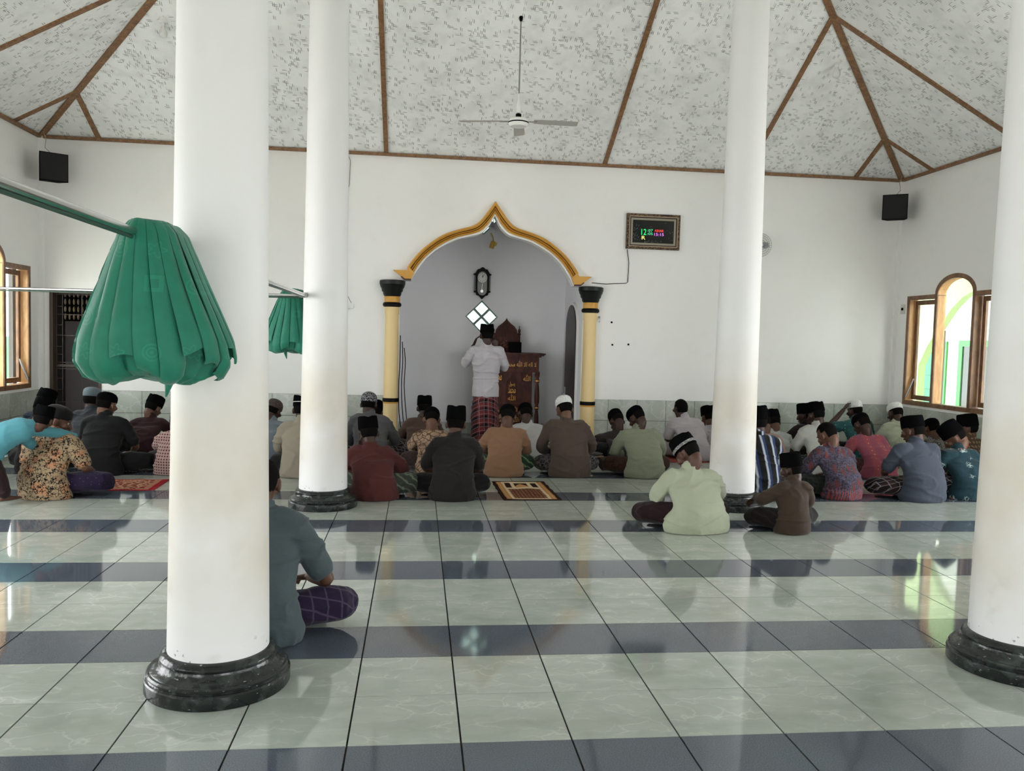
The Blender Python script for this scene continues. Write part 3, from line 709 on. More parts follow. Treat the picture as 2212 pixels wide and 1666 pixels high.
            v1 = g.vor(g.comb(g.m('MULTIPLY', x, 1.0), y, z), 26*sc_, 'F1', 0, .25); a = g.m('SUBTRACT', 1.0, g.step(v1, .12, .28))
            bandm = g.step(g.m('SINE', g.m('MULTIPLY', x, 42)), .0, .5) if sc_ >= 1 and name == 'pink_batik' else 1.0
            c = g.mix(g.m('MULTIPLY', a, bandm), g.mix(g.m('MULTIPLY', bandm, .35), base, c4(srgb(150, 70, 60))) if name == 'pink_batik' else base, c2)
        elif pat == 'flowers':
            q = g.vm('ADD', p, g.vm('MULTIPLY', g.n('ShaderNodeTexNoise', {'Vector': p, 'Scale': 20.0}).outputs['Color'], (.03, .03, .03)))
            big = g.vor(q, 8.0, 'F1'); e = g.vor(q, 34, 'DISTANCE_TO_EDGE'); ring = g.m('MULTIPLY', g.m('SUBTRACT', 1.0, g.step(e, .04, .12)), g.m('SUBTRACT', 1.0, g.step(big, .3, .42)))
            sp = g.step(g.vor(q, 8.0, 'F1', 1) if False else g.noise(p, 6, 1), .56, .62)
            c = g.mix(g.m('MULTIPLY', g.step(g.noise(p, 16, 3), .45, .6), .5), base, c4(srgb(24, 52, 62)))
            c = g.mix(ring, c, c4(srgb(160, 176, 170))); c = g.mix(g.m('MULTIPLY', sp, g.m('SUBTRACT', 1.0, g.step(big, .12, .3))), c, c2)
        elif pat == 'goldscroll':
            q = g.vm('ADD', p, g.vm('MULTIPLY', g.n('ShaderNodeTexNoise', {'Vector': p, 'Scale': 7.0}).outputs['Color'], (.12, .12, .12)))
            e = g.vor(q, 17, 'DISTANCE_TO_EDGE'); c = g.mix(g.m('SUBTRACT', 1.0, g.step(e, .02, .1)), g.mix(g.step(g.noise(q, 8, 2), .4, .65), base, c4(srgb(120, 96, 74))), c2)
        else: c = g.mix(g.m('MULTIPLY', g.step(w, .4, .75), .12), base, (col[0]*.6, col[1]*.6, col[2]*.6, 1))
        L(c, b.inputs['Base Color'])
        weave = g.noise(p, 400, 1); wr = g.noise(g.vm('MULTIPLY', p, (1, 1, 1.6)), 12, 5, 1.2)
        L(g.bump(g.m('ADD', g.m('MULTIPLY', weave, .12), wr), .35, .012), b.inputs['Normal'])
        b.inputs['Sheen Weight'].default_value = .08
    return mat(name, col, rough, .2, build=f)
def b_skin(c1):
    def f(g, b, L):
        p = g.obj(); L(g.mix(g.step(g.noise(p, 12, 3), .3, .7), c4(c1), c4(tuple(v*.78 for v in c1))), b.inputs['Base Color'])
    return f
SKIN = [mat('skin_tone_a', rough=.5, spec=.35, build=b_skin(srgb(82, 54, 40))), mat('skin_tone_b', rough=.5, spec=.35, build=b_skin(srgb(59, 37, 28))),
        mat('skin_tone_c', rough=.5, spec=.35, build=b_skin(srgb(100, 68, 52)))]
def b_hair(g, b, L):
    p = g.obj(); n = g.noise(g.vm('MULTIPLY', p, (1, 1, .25)), 160, 3); L(g.bump(n, .6, .004), b.inputs['Normal'])
    L(g.mix(n, c4((.002, .0018, .0018)), c4((.006, .005, .0045))), b.inputs['Base Color'])
M_hair = mat('black_hair', rough=.85, spec=.06, build=b_hair)
M_peci = mat('black_velvet', (.0022, .0022, .0025), .95, .04)
M_eye = mat('eye_white', (.22, .20, .18), .4); M_iris = mat('dark_iris', (.02, .012, .01), .2)
M_kn = mat('white_knit', rough=.85, build=lambda g, b, L: (L(g.mix(g.step(g.vor(g.obj(), 110), .2, .6), c4((.74, .74, .72)), c4((.5, .5, .48))), b.inputs['Base Color']), L(g.bump(g.vor(g.obj(), 110), .5, .004), b.inputs['Normal'])))
def b_kufi(c1, c2):
    def f(g, b, L):
        p = g.obj(); q = g.vm('ADD', p, g.vm('MULTIPLY', g.n('ShaderNodeTexNoise', {'Vector': p, 'Scale': 20.0}).outputs['Color'], (.02, .02, .02)))
        x, y, z = g.xyz(p); e = g.vor(q, 42, 'DISTANCE_TO_EDGE'); bandl = g.step(g.m('SINE', g.m('MULTIPLY', z, 180)), .5, .8)
        L(g.mix(g.m('MULTIPLY', g.m('SUBTRACT', 1.0, g.step(e, .03, .1)), g.m('SUBTRACT', 1.0, g.m('MULTIPLY', bandl, .7))), c4(c1), c4(c2)), b.inputs['Base Color'])
    return f
M_kufi = mat('patterned_skullcap_cloth', rough=.8, build=b_kufi((.012, .012, .014), (.34, .34, .36)))
M_kufi2 = mat('brown_skullcap_cloth', rough=.8, build=b_kufi((.03, .02, .015), (.09, .06, .045)))
M_gband = mat('grey_embroidered_band', rough=.8, build=b_kufi((.10, .10, .10), (.32, .32, .30)))
M_greycap = mat('grey_blue_cap_cloth', srgb(86, 98, 104), .8)
def head_frame(c, yaw, pitch, roll):
    return Matrix.Translation(Vector(c)) @ Matrix.Rotation(yaw, 4, 'Z') @ Matrix.Rotation(-pitch, 4, 'X') @ Matrix.Rotation(roll, 4, 'Y')
def add_head(k, HM, s, neck):
    """head blobs: cranium, jaw, nose, lips, brow, ears, neck"""
    T_ = lambda p: HM @ (Vector(p)*s)
    R3 = HM.to_3x3()
    k.ball(T_((0, -.012, .022)), tuple(v*s for v in (.0745, .094, .09)), 18, 12, R3)
    limb(k, [T_((0, .018, .02)), T_((0, .03, -.04)), T_((0, .05, -.085))], [(.066*s, .066*s), (.056*s, .058*s), (.032*s, .034*s)], 14)
    limb(k, [T_((0, .088, .01)), T_((0, .105, -.02)), T_((0, .108, -.033))], [.009*s, .011*s, .014*s], 8)
    k.ball(T_((0, .088, -.062)), (.022*s, .012*s, .010*s), 10, 6, R3)
    k.ball(T_((0, .078, .03)), (.05*s, .014*s, .010*s), 10, 6, R3)
    for sx in (-1, 1):
        k.ball(T_((sx*.079, -.008, -.008)), (.011*s, .021*s, .033*s), 10, 7, R3 @ Matrix.Rotation(sx*.35, 3, 'Z'))
        k.ball(T_((sx*.05, .06, -.02)), (.022*s, .022*s, .02*s), 8, 6, R3)
    limb(k, [neck, T_((0, -.035, -.07)), T_((0, -.03, -.02))], [.056*s, .052*s, .05*s], 14)
def head_extras(par, HM, s, hat, hairlen, eyes=True):
    R3 = HM.to_3x3(); T_ = lambda p: HM @ (Vector(p)*s)
    # hair: an ellipsoid shell trimmed round the face, ears and nape
    k = MB(); n, m = 28, 18; vs = []; idx = {}
    for i in range(m+1):
        t = PI*i/m
        for q in range(n):
            x, y, z = math.sin(t)*math.cos(2*PI*q/n), math.sin(t)*math.sin(2*PI*q/n), math.cos(t)
            vs.append((x, y, z))
    pts = [T_((x*.0785, y*.099-.014, z*.095+.022)) for x, y, z in vs]
    inn = [T_((x*.070, y*.090-.014, z*.086+.022)) for x, y, z in vs]
    low = -.62-.2*(hairlen > .5)
    keep = []
    for i in range(m):
        for q in range(n):
            c = [vs[i*n+q], vs[i*n+(q+1) % n], vs[(i+1)*n+q]]; x = sum(v[0] for v in c)/3; y = sum(v[1] for v in c)/3; z = sum(v[2] for v in c)/3
            if z > .42+.25*max(0, y) or (y < .1 and z > -.02) or (y < -.3 and z > low): keep.append((i*n+q, i*n+(q+1) % n, (i+1)*n+(q+1) % n, (i+1)*n+q))
    N = len(pts); ks = set(keep); edges = {}
    for f in keep:
        for a, b in zip(f, f[1:]+f[:1]): edges[(a, b)] = 1
    rim = [(a, b) for (a, b) in edges if (b, a) not in edges]
    fs = list(keep)+[tuple(v+N for v in reversed(f)) for f in keep]+[(b, a, a+N, b+N) for a, b in rim]
    hm = k.add(pts+inn, fs).mesh('hair', M_hair, 60)
    ho = inst('hair', hm, par)
    if eyes:
        for sx in (-1, 1):
            e = MB().ball(T_((sx*.031, .0755, .004)), .0115*s, 10, 7).obj('eye', M_eye, par, True)
            MB().ball(T_((sx*.031, .0845, .004)), .0060*s, 8, 5).obj('iris', M_iris, e, True)
    if hat:
        kind = hat[0]; m1 = hat[1]; prof = None; h = MB(); n = 40
        ax, ay = .085, .106
        if kind == 'peci': prof = [(.96, .0), (1.0, .004), (.985, .06), (.95, .098), (.92, .107), (.86, .1095), (.5, .104), (.02, .100)]; base = .034
        elif kind == 'tall': prof = [(.96, .0), (1.0, .004), (.98, .06), (.94, .118), (.91, .127), (.85, .130), (.5, .124), (.02, .119)]; base = .030
        elif kind == 'kopiah': prof = [(.94, .0), (.98, .006), (.99, .03), (.96, .055), (.90, .072), (.72, .088), (.42, .097), (.02, .1)]; base = .040
        elif kind == 'kufi': prof = [(.94, .0), (.98, .006), (.99, .03), (.93, .062), (.76, .088), (.48, .104), (.22, .110), (.02, .111)]; base = .022
        elif kind == 'low': prof = [(.94, .0), (.97, .006), (.98, .03), (.92, .055), (.75, .075), (.45, .088), (.02, .092)]; base = .030
        vs = []
        for r, z in prof:
            for q in range(n):
                a = 2*PI*q/n; x, y = math.cos(a), math.sin(a); dz = 0
                if kind in ('peci', 'tall'):
                    dz = -.010*max(0, abs(y)-.3)*(z/.1) if r > .5 else .004*(1-abs(x))
                    crease = -.012*math.exp(-(x*r/.22)**2) if r < .93 and z > .08 else 0
                    dz += crease
                vs.append(T_((x*r*ax, y*r*ay-.012, base+z+dz-.10*(-.0)*y)))
        pm = len(prof)
        fs = [(i*n+q, i*n+(q+1) % n, (i+1)*n+(q+1) % n, (i+1)*n+q) for i in range(pm-1) for q in range(n)]+[tuple((pm-1)*n+q for q in range(n)), tuple(range(n-1, -1, -1))]
        cap = h.add(vs, fs).obj('cap', m1, par, 50)
        if len(hat) > 2:
            b = MB(); z0, z1 = hat[3]; vs = []
            for r, z in ((.90, z0), (1.012, z0), (1.008, z1), (.90, z1)):
                vs += [T_((math.cos(2*PI*q/n)*r*ax, math.sin(2*PI*q/n)*r*ay-.012, base+z)) for q in range(n)]
            fs = [(i*n+q, i*n+(q+1) % n, ((i+1) % 4)*n+(q+1) % n, ((i+1) % 4)*n+q) for i in range(4) for q in range(n)]
            b.add(vs, fs).obj('cap_band', hat[2], cap, 50)
def hand(k, w, d, up, s=1.0, curl=.5, thumb=1):
    """palm at wrist w pointing along d, back of the hand towards up"""
    w, d, up = Vector(w), Vector(d).normalized(), Vector(up); up = (up-d*up.dot(d)).normalized(); a = d.cross(up)
    limb(k, [w, w+d*.035*s, w+d*.085*s], [(.026*s, .018*s), (.036*s, .016*s), (.040*s, .014*s)], 10, 2, ref=up)
    for i, (o, ln) in enumerate(((-.030, .066), (-.010, .076), (.010, .071), (.030, .056))):
        p = w+d*.085*s+a*o*s; c = curl
        p1 = p+(d*math.cos(c*.5)-up*math.sin(c*.5))*ln*.45*s; p2 = p1+(d*math.cos(c*1.3)-up*math.sin(c*1.3))*ln*.32*s; p3 = p2+(d*math.cos(c*2)-up*math.sin(c*2))*ln*.25*s
        limb(k, [p-d*.02*s, p, p1, p2, p3], [.0085*s, .0088*s, .0082*s, .0076*s, .0066*s], 7, 1, ref=up)
    t = thumb*a; p = w+d*.025*s-t*-.024*s
    limb(k, [p, p+(t*.7+d*.7).normalized()*.034*s, p+(t*.45+d*.9).normalized()*.062*s], [.0115*s, .0105*s, .0085*s], 7, 2, ref=up)
def foot(k, a, d, s=1.0, up=(0, 0, 1)):
    """foot with heel at ankle a pointing along d"""
    a, d, u = Vector(a), Vector(d).normalized(), Vector(up); sd = d.cross(u)
    limb(k, [a-d*.03*s, a+d*.06*s-u*.012*s, a+d*.14*s-u*.022*s, a+d*.185*s-u*.026*s], [(.030*s, .034*s), (.036*s, .030*s), (.042*s, .020*s), (.038*s, .013*s)], 10, 2, ref=u)
    for i, (o, ln, r) in enumerate(((-.028, .032, .013), (-.008, .03, .009), (.008, .027, .0085), (.021, .023, .008), (.033, .018, .0075))):
        p = a+d*.185*s+sd*o*s-u*.028*s; limb(k, [p-d*.02*s, p+d*ln*s], [r*s, r*s*.9], 7, 2, ref=u)
def seated(label, x, y, yaw, H, dx, wd, shirt, legs, hat=None, sleeve='long', skin=0, hy=0.0, hp=25, hr=0.0, hair=0.3, s=1.0, vox=.0135, bvox=.0115, lean=None,
           kneel=.92, kneer=.92, lh=None, rh=None, seed=None, hands='lap', eyes=False, tail=1.0):
    """a person sitting cross-legged, seen mostly from behind; local +y is forward"""
    random.seed(hash(label) % 10007 if seed is None else seed); sd_ = random.random()*20
    P = empty('person', (x, y, 0), math.radians(yaw), label=label, category='person', group='worshippers seated on the tiled floor')
    w = wd/.47
    capadd = {None: .0, 'peci': .045, 'tall': .06, 'kopiah': .028, 'kufi': .02, 'low': .01}[hat[0] if hat else None]
    zc = H - (.112+capadd)*s
    ln = lean if lean is not None else .34-.25*(H/s-.62)
    N = Vector((dx*.75, ln, zc-.100*s)); Hc = Vector((dx, ln+.06*s, zc)); hs = s*1.07
    zN = N.z
    # shoulders, elbows, wrists
    Sx = .150*w*s; S = {q: Vector((N.x*.85+q*Sx, ln-.02, zN-.082*s)) for q in (-1, 1)}
    E = {q: Vector((q*.235*w*s+N.x*.3, ln+.045*s, max(.24*s, zN*.48))) for q in (-1, 1)}
    Wr = {q: Vector((q*.13*s, ln+.24*s, .175*s)) for q in (-1, 1)}
    for q, hh in ((-1, lh), (1, rh)):
        if hh: E[q] = Vector(hh[0]); Wr[q] = Vector(hh[1])
    # ---- shirt
    k = MB(); b0 = .195*w*s*tail
    limb(k, [(0, .150*s, 0.0), (0, .145*s, .05*s), (0, .135*s, .12*s), (N.x*.15, .13*s, zN*.42), (N.x*.5, .60*ln+.055*s, zN*.70), (N.x*.8, ln-.035*s, zN-.10*s), (N.x*.95, ln-.01*s, zN-.035*s), (N.x, ln+.005, zN+.005)],
         [(b0, .140*s), (b0*1.03, .150*s), (b0*.97, .140*s), (.170*w*s, .125*s), (.180*w*s, .125*s), (.168*w*s, .102*s), (.105*w*s, .078*s), (.064*s, .062*s)], 24, 3, flat=True)
    for q in (-1, 1):
        s0 = Vector((N.x*.9+q*.085*w*s, ln-.02*s, zN-.060*s)); el = E[q]; wr = Wr[q]
        if sleeve == 'long':
            limb(k, [s0, S[q], S[q]*.45+el*.55+Vector((q*.012, -.01, 0)), el, el*.45+wr*.55, wr*.92+el*.08], [(.066*s, .060*s), .068*s, .064*s, .060*s, .050*s, .043*s], 14, 3)
        else:
            limb(k, [s0, S[q], S[q]*.5+el*.5, S[q]*.18+el*.82], [(.066*s, .060*s), .068*s, .068*s, .066*s], 14, 3)
    limb(k, [N+Vector((0, -.006, -.03*s)), N+Vector((0, .004, .016*s))], [(.066*s, .064*s), (.060*s, .060*s)], 18, 2)
    fuse(k, 'shirt', shirt, P, vox, 3, .012*s, sd_, floorz=.002)
    Rc = Matrix.Rotation(math.radians(-hp*.45), 3, 'X')
    ck = MB().lathe([(.058*s, -.018), (.067*s, -.020), (.0665*s, .004), (.062*s, .026), (.058*s, .028), (.056*s, .0)], n=28, cap=False, M=Rc)
    ck.f += [(5*28+q, 5*28+(q+1) % 28, (q+1) % 28, q) for q in range(28)]; ck.mi += [0]*28
    ck.obj('collar', shirt, P, 60, tuple(N+Vector((0, .006, .004))))
    # ---- body: one continuous figure under the clothes
    k = MB()
    limb(k, [(0, .15*s, .06*s), (0, .14*s, .15*s), (N.x*.15, .13*s, zN*.45), (N.x*.5, .60*ln+.055*s, zN*.70), (N.x*.8, ln-.03*s, zN-.10*s), (N.x, ln, zN-.045*s)],
         [(.135*s, .09*s), (.14*s, .09*s), (.12*s, .08*s), (.13*s, .08*s), (.12*s, .065*s), (.05*s, .05*s)], 16, 2, flat=True)
    HM = head_frame(Hc, math.radians(hy), math.radians(hp), math.radians(hr))
    add_head(k, HM, hs, N+Vector((0, -.005, -.02)))
    for q in (-1, 1):
        el, wr = E[q], Wr[q]
        limb(k, [S[q], S[q]*.5+el*.5, el, el*.4+wr*.6, wr], [.042*s, .042*s, .036*s, .034*s, .026*s], 12, 3)
        dv = (wr-el).normalized()
        hd = {'lap': Vector((-q*.75, .55, -.25))}.get(hands, dv)
        if (q == -1 and lh and len(lh) > 2) or (q == 1 and rh and len(rh) > 2): hd = Vector((lh if q == -1 else rh)[2])
        hand(k, wr, hd, Vector((0, .2, 1)), s, .5, -q)
        kn = Vector((q*(.315*s), .36*s, .12*s)); kn.x *= (kneel if q < 0 else kneer)
        an = Vector((-q*.06*s, .44*s if q > 0 else .36*s, .055*s))
        limb(k, [(q*.09*s, .17*s, .10*s), kn*.55+Vector((q*.04*s, .07*s, .055*s)), kn, (kn+an)*.5+Vector((0, .03*s, -.01)), an], [.070*s, .062*s, .052*s, .044*s, .034*s], 12, 3)
        foot(k, an+Vector((0, 0, 0)), (-q*.9, .28, -.02), s*.95)
    fuse(k, 'body', SKIN[skin], P, bvox, 2, 0, 0, floorz=.003)
    # ---- sarong or trousers over the crossed legs
    k = MB()
    limb(k, [(0, .24*s, .085*s), (0, .32*s, .085*s), (0, .42*s, .07*s)], [(.13*w*s, .075*s), (.20*s, .075*s), (.15*s, .06*s)], 16, 3, ref=(0, 0, 1))
    for q in (-1, 1):
        kn = Vector((q*(.315*s), .36*s, .115*s)); kn.x *= (kneel if q < 0 else kneer)
        an = Vector((-q*.02*s, .46*s if q > 0 else .38*s, .065*s))
        limb(k, [(q*.08*s, .19*s, .105*s), kn*.55+Vector((q*.04*s, .075*s, .062*s)), kn, (kn+an)*.5+Vector((0, .03*s, .0)), an], [.094*s, .088*s, .080*s, .066*s, .058*s], 14, 3)
    fuse(k, legs[0], legs[1], P, vox, 3, .010*s, sd_+3, floorz=.002)
    head_extras(P, HM, hs, hat, hair, eyes)
    return P
PE = ('peci', M_peci)
def C(n, c, c2=None, pat=None, **kw): return cloth(n, srgb(*c), srgb(*c2) if c2 else None, pat, **kw)
TRB = ('trousers', C('black_trousers', (22, 21, 23)))
def SR(n, c, c2=None, pat=None, **kw): return ('sarong', C(n, c, c2, pat, **kw))
exec_people = [
 dict(label='man in a loose mint green shirt with maroon sarong, head bowed, sitting apart', x=2.39, y=3.07, yaw=6, H=0.72, dx=0.01, wd=.55, shirt=C('mint_cloth', (176, 184, 152)), legs=SR('maroon_sarong', (70, 24, 30), (92, 34, 40), 'dots'),
      hat=('peci', M_peci, M_gband, (.012, .034)), hy=18, hp=42, hr=-8, skin=0, vox=.0095, bvox=.008, tail=1.15, kneel=1.18, hair=.2, eyes=True, lh=((-.27, .30, .25), (-.17, .50, .15)), seed=3),
 dict(label='boy in a brown shirt and tall black cap sitting behind the mint shirted man', x=3.13, y=3.06, yaw=3, H=0.61, dx=0.04, wd=.40, shirt=C('boy_brown_cloth', (96, 72, 50)), legs=SR('boy_dark_sarong', (44, 32, 24), (66, 48, 34), 'slant'),
      hat=('tall', M_peci), hy=25, hp=12, hr=-3, skin=1, s=.82, vox=.0095, bvox=.008, hair=.2, lh=((-.20, .22, .24), (-.20, .33, .23), (-.1, .8, -.4)), lean=.19, eyes=True),
 dict(label='man in a steel blue shirt and purple plaid sarong, half hidden by the nearest pillar', x=-0.51, y=0.90, yaw=-6, H=0.81, dx=-0.05, wd=.50, shirt=C('steel_blue_cloth', (92, 112, 118)), legs=SR('purple_plaid_sarong', (62, 36, 92), (112, 92, 132), 'lines'),
      hat=None, hy=5, hp=22, hr=0, skin=0, sleeve='short', vox=.0085, bvox=.0075, hair=.8, kneer=1.12, rh=((.29, .27, .26), (.17, .44, .22))),
 dict(label='man in a rust red long-sleeved shirt and black cap leaning to the left', x=-0.14, y=4.30, yaw=-2, H=0.71, dx=-0.08, wd=.50, shirt=C('rust_red_cloth', (124, 50, 44)), legs=SR('grey_green_plaid_sarong', (82, 94, 78), (132, 142, 118), 'slant'), hat=PE, hy=10, hp=14, hr=-4, skin=1, kneer=1.15, vox=.0105, lh=((-.25, .27, .24), (-.14, .34, .40), (.1, .1, .9)), bvox=.009, seed=5),
 dict(label='man in a charcoal short-sleeved shirt, black trousers and tall black cap', x=0.55, y=4.29, yaw=0, H=0.82, dx=0.03, wd=.50, shirt=C('charcoal_cloth', (62, 56, 52)), legs=TRB, hat=('tall', M_peci), hy=-8, hp=14, skin=0, sleeve='short', vox=.0105, bvox=.009),
 dict(label='man in an orange tan shirt with green sarong and small black cap', x=1.14, y=5.58, yaw=-1, H=0.72, dx=0.05, wd=.49, shirt=C('orange_tan_cloth', (166, 118, 76)), legs=SR('green_slant_sarong', (34, 84, 50), (120, 150, 96), 'slant'), hat=('low', M_peci), hy=-6, hp=38, skin=0),
 dict(label='man in a greyish brown shirt with white cap and black floral sarong', x=1.85, y=5.58, yaw=0, H=0.83, dx=-0.04, wd=.55, shirt=C('grey_brown_cloth', (114, 92, 78)), legs=SR('black_floral_sarong', (26, 22, 24), (130, 120, 120), 'swirl'), hat=('kopiah', M_kn), hy=6, hp=28, hr=-3, skin=2, seed=8, hair=.9),
 dict(label='man in a light green checked shirt with rust brown sarong and bowed head', x=2.67, y=5.56, yaw=4, H=0.73, dx=-0.03, wd=.53, shirt=C('green_check_cloth', (156, 162, 130), (120, 128, 100), 'check'), legs=SR('rust_sarong', (108, 58, 24), (80, 40, 18), 'swirl'), hat=('low', M_peci), hy=20, hp=44, hr=-6, skin=1, kneel=1.2),
 dict(label='man in a dark grey-brown jacket folded far forward beside the wall tiles', x=2.72, y=6.75, yaw=4, H=0.60, dx=0.01, wd=.44, shirt=C('dark_jacket_cloth', (78, 66, 62)), legs=('trousers', TRB[1]), hat=PE, hy=0, hp=60, skin=1, kneel=1.1),
 dict(label='man in a white short-sleeved shirt with cropped black hair and no cap', x=3.66, y=6.85, yaw=4, H=0.73, dx=-0.11, wd=.50, shirt=C('white_shirt_cloth_a', (188, 180, 182)), legs=('trousers', C('white_trousers', (160, 152, 154))), hat=None, hy=4, hp=4, hr=0, skin=1, sleeve='short', hair=.4),
 dict(label='man in a pale lilac white shirt mostly hidden left of the far right pillar', x=4.11, y=7.2, yaw=4, H=0.63, dx=-0.05, wd=.44, shirt=C('white_shirt_cloth_b', (184, 176, 186)), legs=SR('grey_sarong', (90, 90, 96), (60, 60, 66), 'plaid'), hat=PE, hp=25, skin=0),
 dict(label='man in a black shirt with blue and white vertical stripes beside the far right pillar', x=3.43, y=4.35, yaw=3, H=0.87, dx=0.04, wd=.47, shirt=C('striped_cloth', (16, 17, 22), (186, 196, 212), 'stripe'), legs=TRB, hat=('tall', M_peci), hy=10, hp=8, skin=1, vox=.0105),
 dict(label='man in a peach pink shirt behind the striped shirt', x=4.09, y=5.65, yaw=4, H=0.72, dx=0.03, wd=.46, shirt=C('peach_cloth', (176, 138, 118)), legs=SR('dark_green_sarong', (36, 48, 44), (60, 76, 70), 'plaid'), hat=PE, hy=5, hp=30, skin=0),
 dict(label='man in a white shirt and black cap behind the peach shirted man', x=4.6, y=6.5, yaw=5, H=0.65, dx=0.04, wd=.46, shirt=C('white_shirt_cloth_c', (184, 186, 184)), legs=SR('grey_check_sarong', (80, 84, 86), (120, 124, 126), 'plaid'), hat=PE, hp=30, skin=0),
 dict(label='man in an off-white short-sleeved shirt and black cap facing the niche', x=4.80, y=5.80, yaw=7, H=0.81, dx=0.03, wd=.52, shirt=C('off_white_cloth', (186, 188, 178)), legs=SR('dark_brown_sarong', (48, 42, 40), (72, 62, 58), 'plaid'), hat=PE, hy=4, hp=20, skin=1, sleeve='short'),
 dict(label='man in a dark maroon shirt and black cap, half hidden by the off-white shirt', x=5.36, y=7.15, yaw=9, H=0.7, dx=0.03, wd=.46, shirt=C('dark_maroon_cloth', (60, 28, 32)), legs=SR('black_sarong', (30, 28, 32), (44, 42, 48), 'plaid'), hat=('tall', M_peci), hy=25, hp=10, skin=1, kneel=1.3),
 dict(label='bareheaded man in a red and blue ikat batik shirt looking down', x=4.30, y=4.43, yaw=8, H=0.69, dx=-0.02, wd=.49, shirt=C('ikat_batik', (96, 58, 64), (146, 60, 50), 'ikat'), legs=SR('dark_green_check_sarong', (30, 36, 32), (62, 72, 60), 'check', sc_=.35), hat=None, hy=12, hp=38, hr=-5, skin=2, hair=.8, kneel=1.2, vox=.0105, bvox=.009, eyes=True, seed=4),
 dict(label='man in a pink batik shirt with dotted bands and black cap', x=5.36, y=5.60, yaw=3, H=0.69, dx=-0.09, wd=.49, shirt=C('pink_batik', (176, 72, 98), (212, 160, 130), 'dots'), legs=SR('brown_pink_sarong', (90, 50, 50), (120, 70, 60), 'swirl'), hat=('low', M_peci), hy=6, hp=42, skin=1),
 dict(label='man in a teal batik shirt and white cap with one hand raised to his head', x=6.02, y=7.15, yaw=5, H=0.74, dx=0.03, wd=.52, shirt=C('teal_batik', (28, 112, 116), (96, 168, 160), 'dots'), legs=TRB, hat=('kopiah', M_kn), hy=8, hp=14, skin=1, sleeve='short', lh=((-.36, .36, .38), (-.14, .36, .62), (.5, .1, .6)), bvox=.0085),
 dict(label='man in a cream shirt and white cap beside the right wall', x=6.36, y=6.80, yaw=4, H=0.74, dx=0.05, wd=.46, shirt=C('cream_cloth', (178, 182, 156)), legs=SR('beige_sarong', (120, 112, 90), (90, 84, 66), 'plaid'), hat=('kopiah', M_kn), hy=0, hp=30, hr=4, skin=1, kneer=.75, kneel=.75),
 dict(label='man in a grey-blue shirt with dark brown plaid sarong and black cap at the right', x=5.06, y=4.33, yaw=6, H=0.80, dx=0.02, wd=.56, shirt=C('grey_blue_cloth', (88, 100, 120)), legs=SR('brown_plaid_sarong', (40, 22, 18), (88, 50, 34), 'plaid'), hat=PE, hy=22, hp=14, skin=0, sleeve='short', kneel=1.22, vox=.0105, bvox=.009, eyes=True),
 dict(label='man in a black and white batik shirt and small black cap', x=6.4, y=5.98, yaw=2, H=0.61, dx=-0.02, wd=.44, shirt=C('black_white_batik', (168, 160, 158), (50, 42, 56), 'swirl', sc_=1.6), legs=SR('red_brown_sarong', (70, 40, 34), (40, 24, 22), 'plaid'), hat=('low', M_peci), hp=28, skin=0, kneer=.7, kneel=.8),
 dict(label='man in a teal flowered batik shirt bowing his head to the left', x=5.62, y=4.45, yaw=8, H=0.74, dx=0.01, wd=.50, shirt=C('teal_flower_batik', (20, 84, 98), (176, 92, 66), 'flowers'), legs=SR('black_grey_sarong', (26, 28, 32), (54, 54, 58), 'plaid'), hat=('tall', M_peci), hy=38, hp=40, hr=-10, skin=2, vox=.0105, bvox=.009, eyes=True, seed=11),
 dict(label='man in a brown and gold batik shirt near the right pillar', x=6.36, y=5.35, yaw=10, H=0.74, dx=0.06, wd=.44, shirt=C('brown_gold_batik', (104, 72, 44), (158, 122, 66), 'diamond', sc_=2.0), legs=TRB, hat=('tall', M_peci), hy=30, hp=8, skin=0),
 dict(label='man in a gold and black batik shirt with purple sarong, face in profile', x=-2.90, y=4.29, yaw=-10, H=.76, dx=0.01, wd=.52, shirt=C('gold_black_batik', (186, 156, 112), (46, 34, 24), 'leopard'), legs=SR('purple_sarong', (62, 40, 96), (104, 70, 130), 'dots', sc_=1.4), hat=('low', M_blk if False else C('dark_grey_cap', (46, 40, 40))), hy=-62, hp=22, hr=4, skin=2,
      sleeve='short', kneer=1.3, vox=.0095, bvox=.008, rh=((.29, .25, .25), (.24, .42, .20), (-.5, .8, -.1)), eyes=True, seed=2, lean=.26),
 dict(label='man in a black shirt and black cap sitting before the grille gate', x=-2.88, y=5.49, yaw=-8, H=0.79, dx=-0.05, wd=.52, shirt=C('blackish_cloth', (34, 35, 40)), legs=TRB, hat=('low', M_peci), hy=-14, hp=16, skin=2, sleeve='short', kneer=1.3),
 dict(label='man in a dark grey shirt and grey-blue flat cap by the grille gate', x=-3.43, y=6.62, yaw=-6, H=0.76, dx=-0.05, wd=.50, shirt=C('dark_grey_cloth', (72, 78, 86)), legs=TRB, hat=('kopiah', M_greycap), hy=-6, hp=8, skin=1),
 dict(label='man in a dark blue dotted shirt beside the left wall tiles', x=-4.03, y=6.75, yaw=-8, H=0.73, dx=-0.03, wd=.47, shirt=C('blue_dotted_cloth', (40, 62, 84), (120, 150, 176), 'dots', sc_=2.2), legs=TRB, hat=PE, hy=-10, hp=26, hr=6, skin=1),
 dict(label='man whose black cap shows between the dotted shirt and the profile face', x=-3.52, y=5.55, yaw=-6, H=0.72, dx=-0.04, wd=.42, shirt=C('deep_brown_cloth', (52, 44, 40)), legs=TRB, hat=PE, hp=26, skin=1),
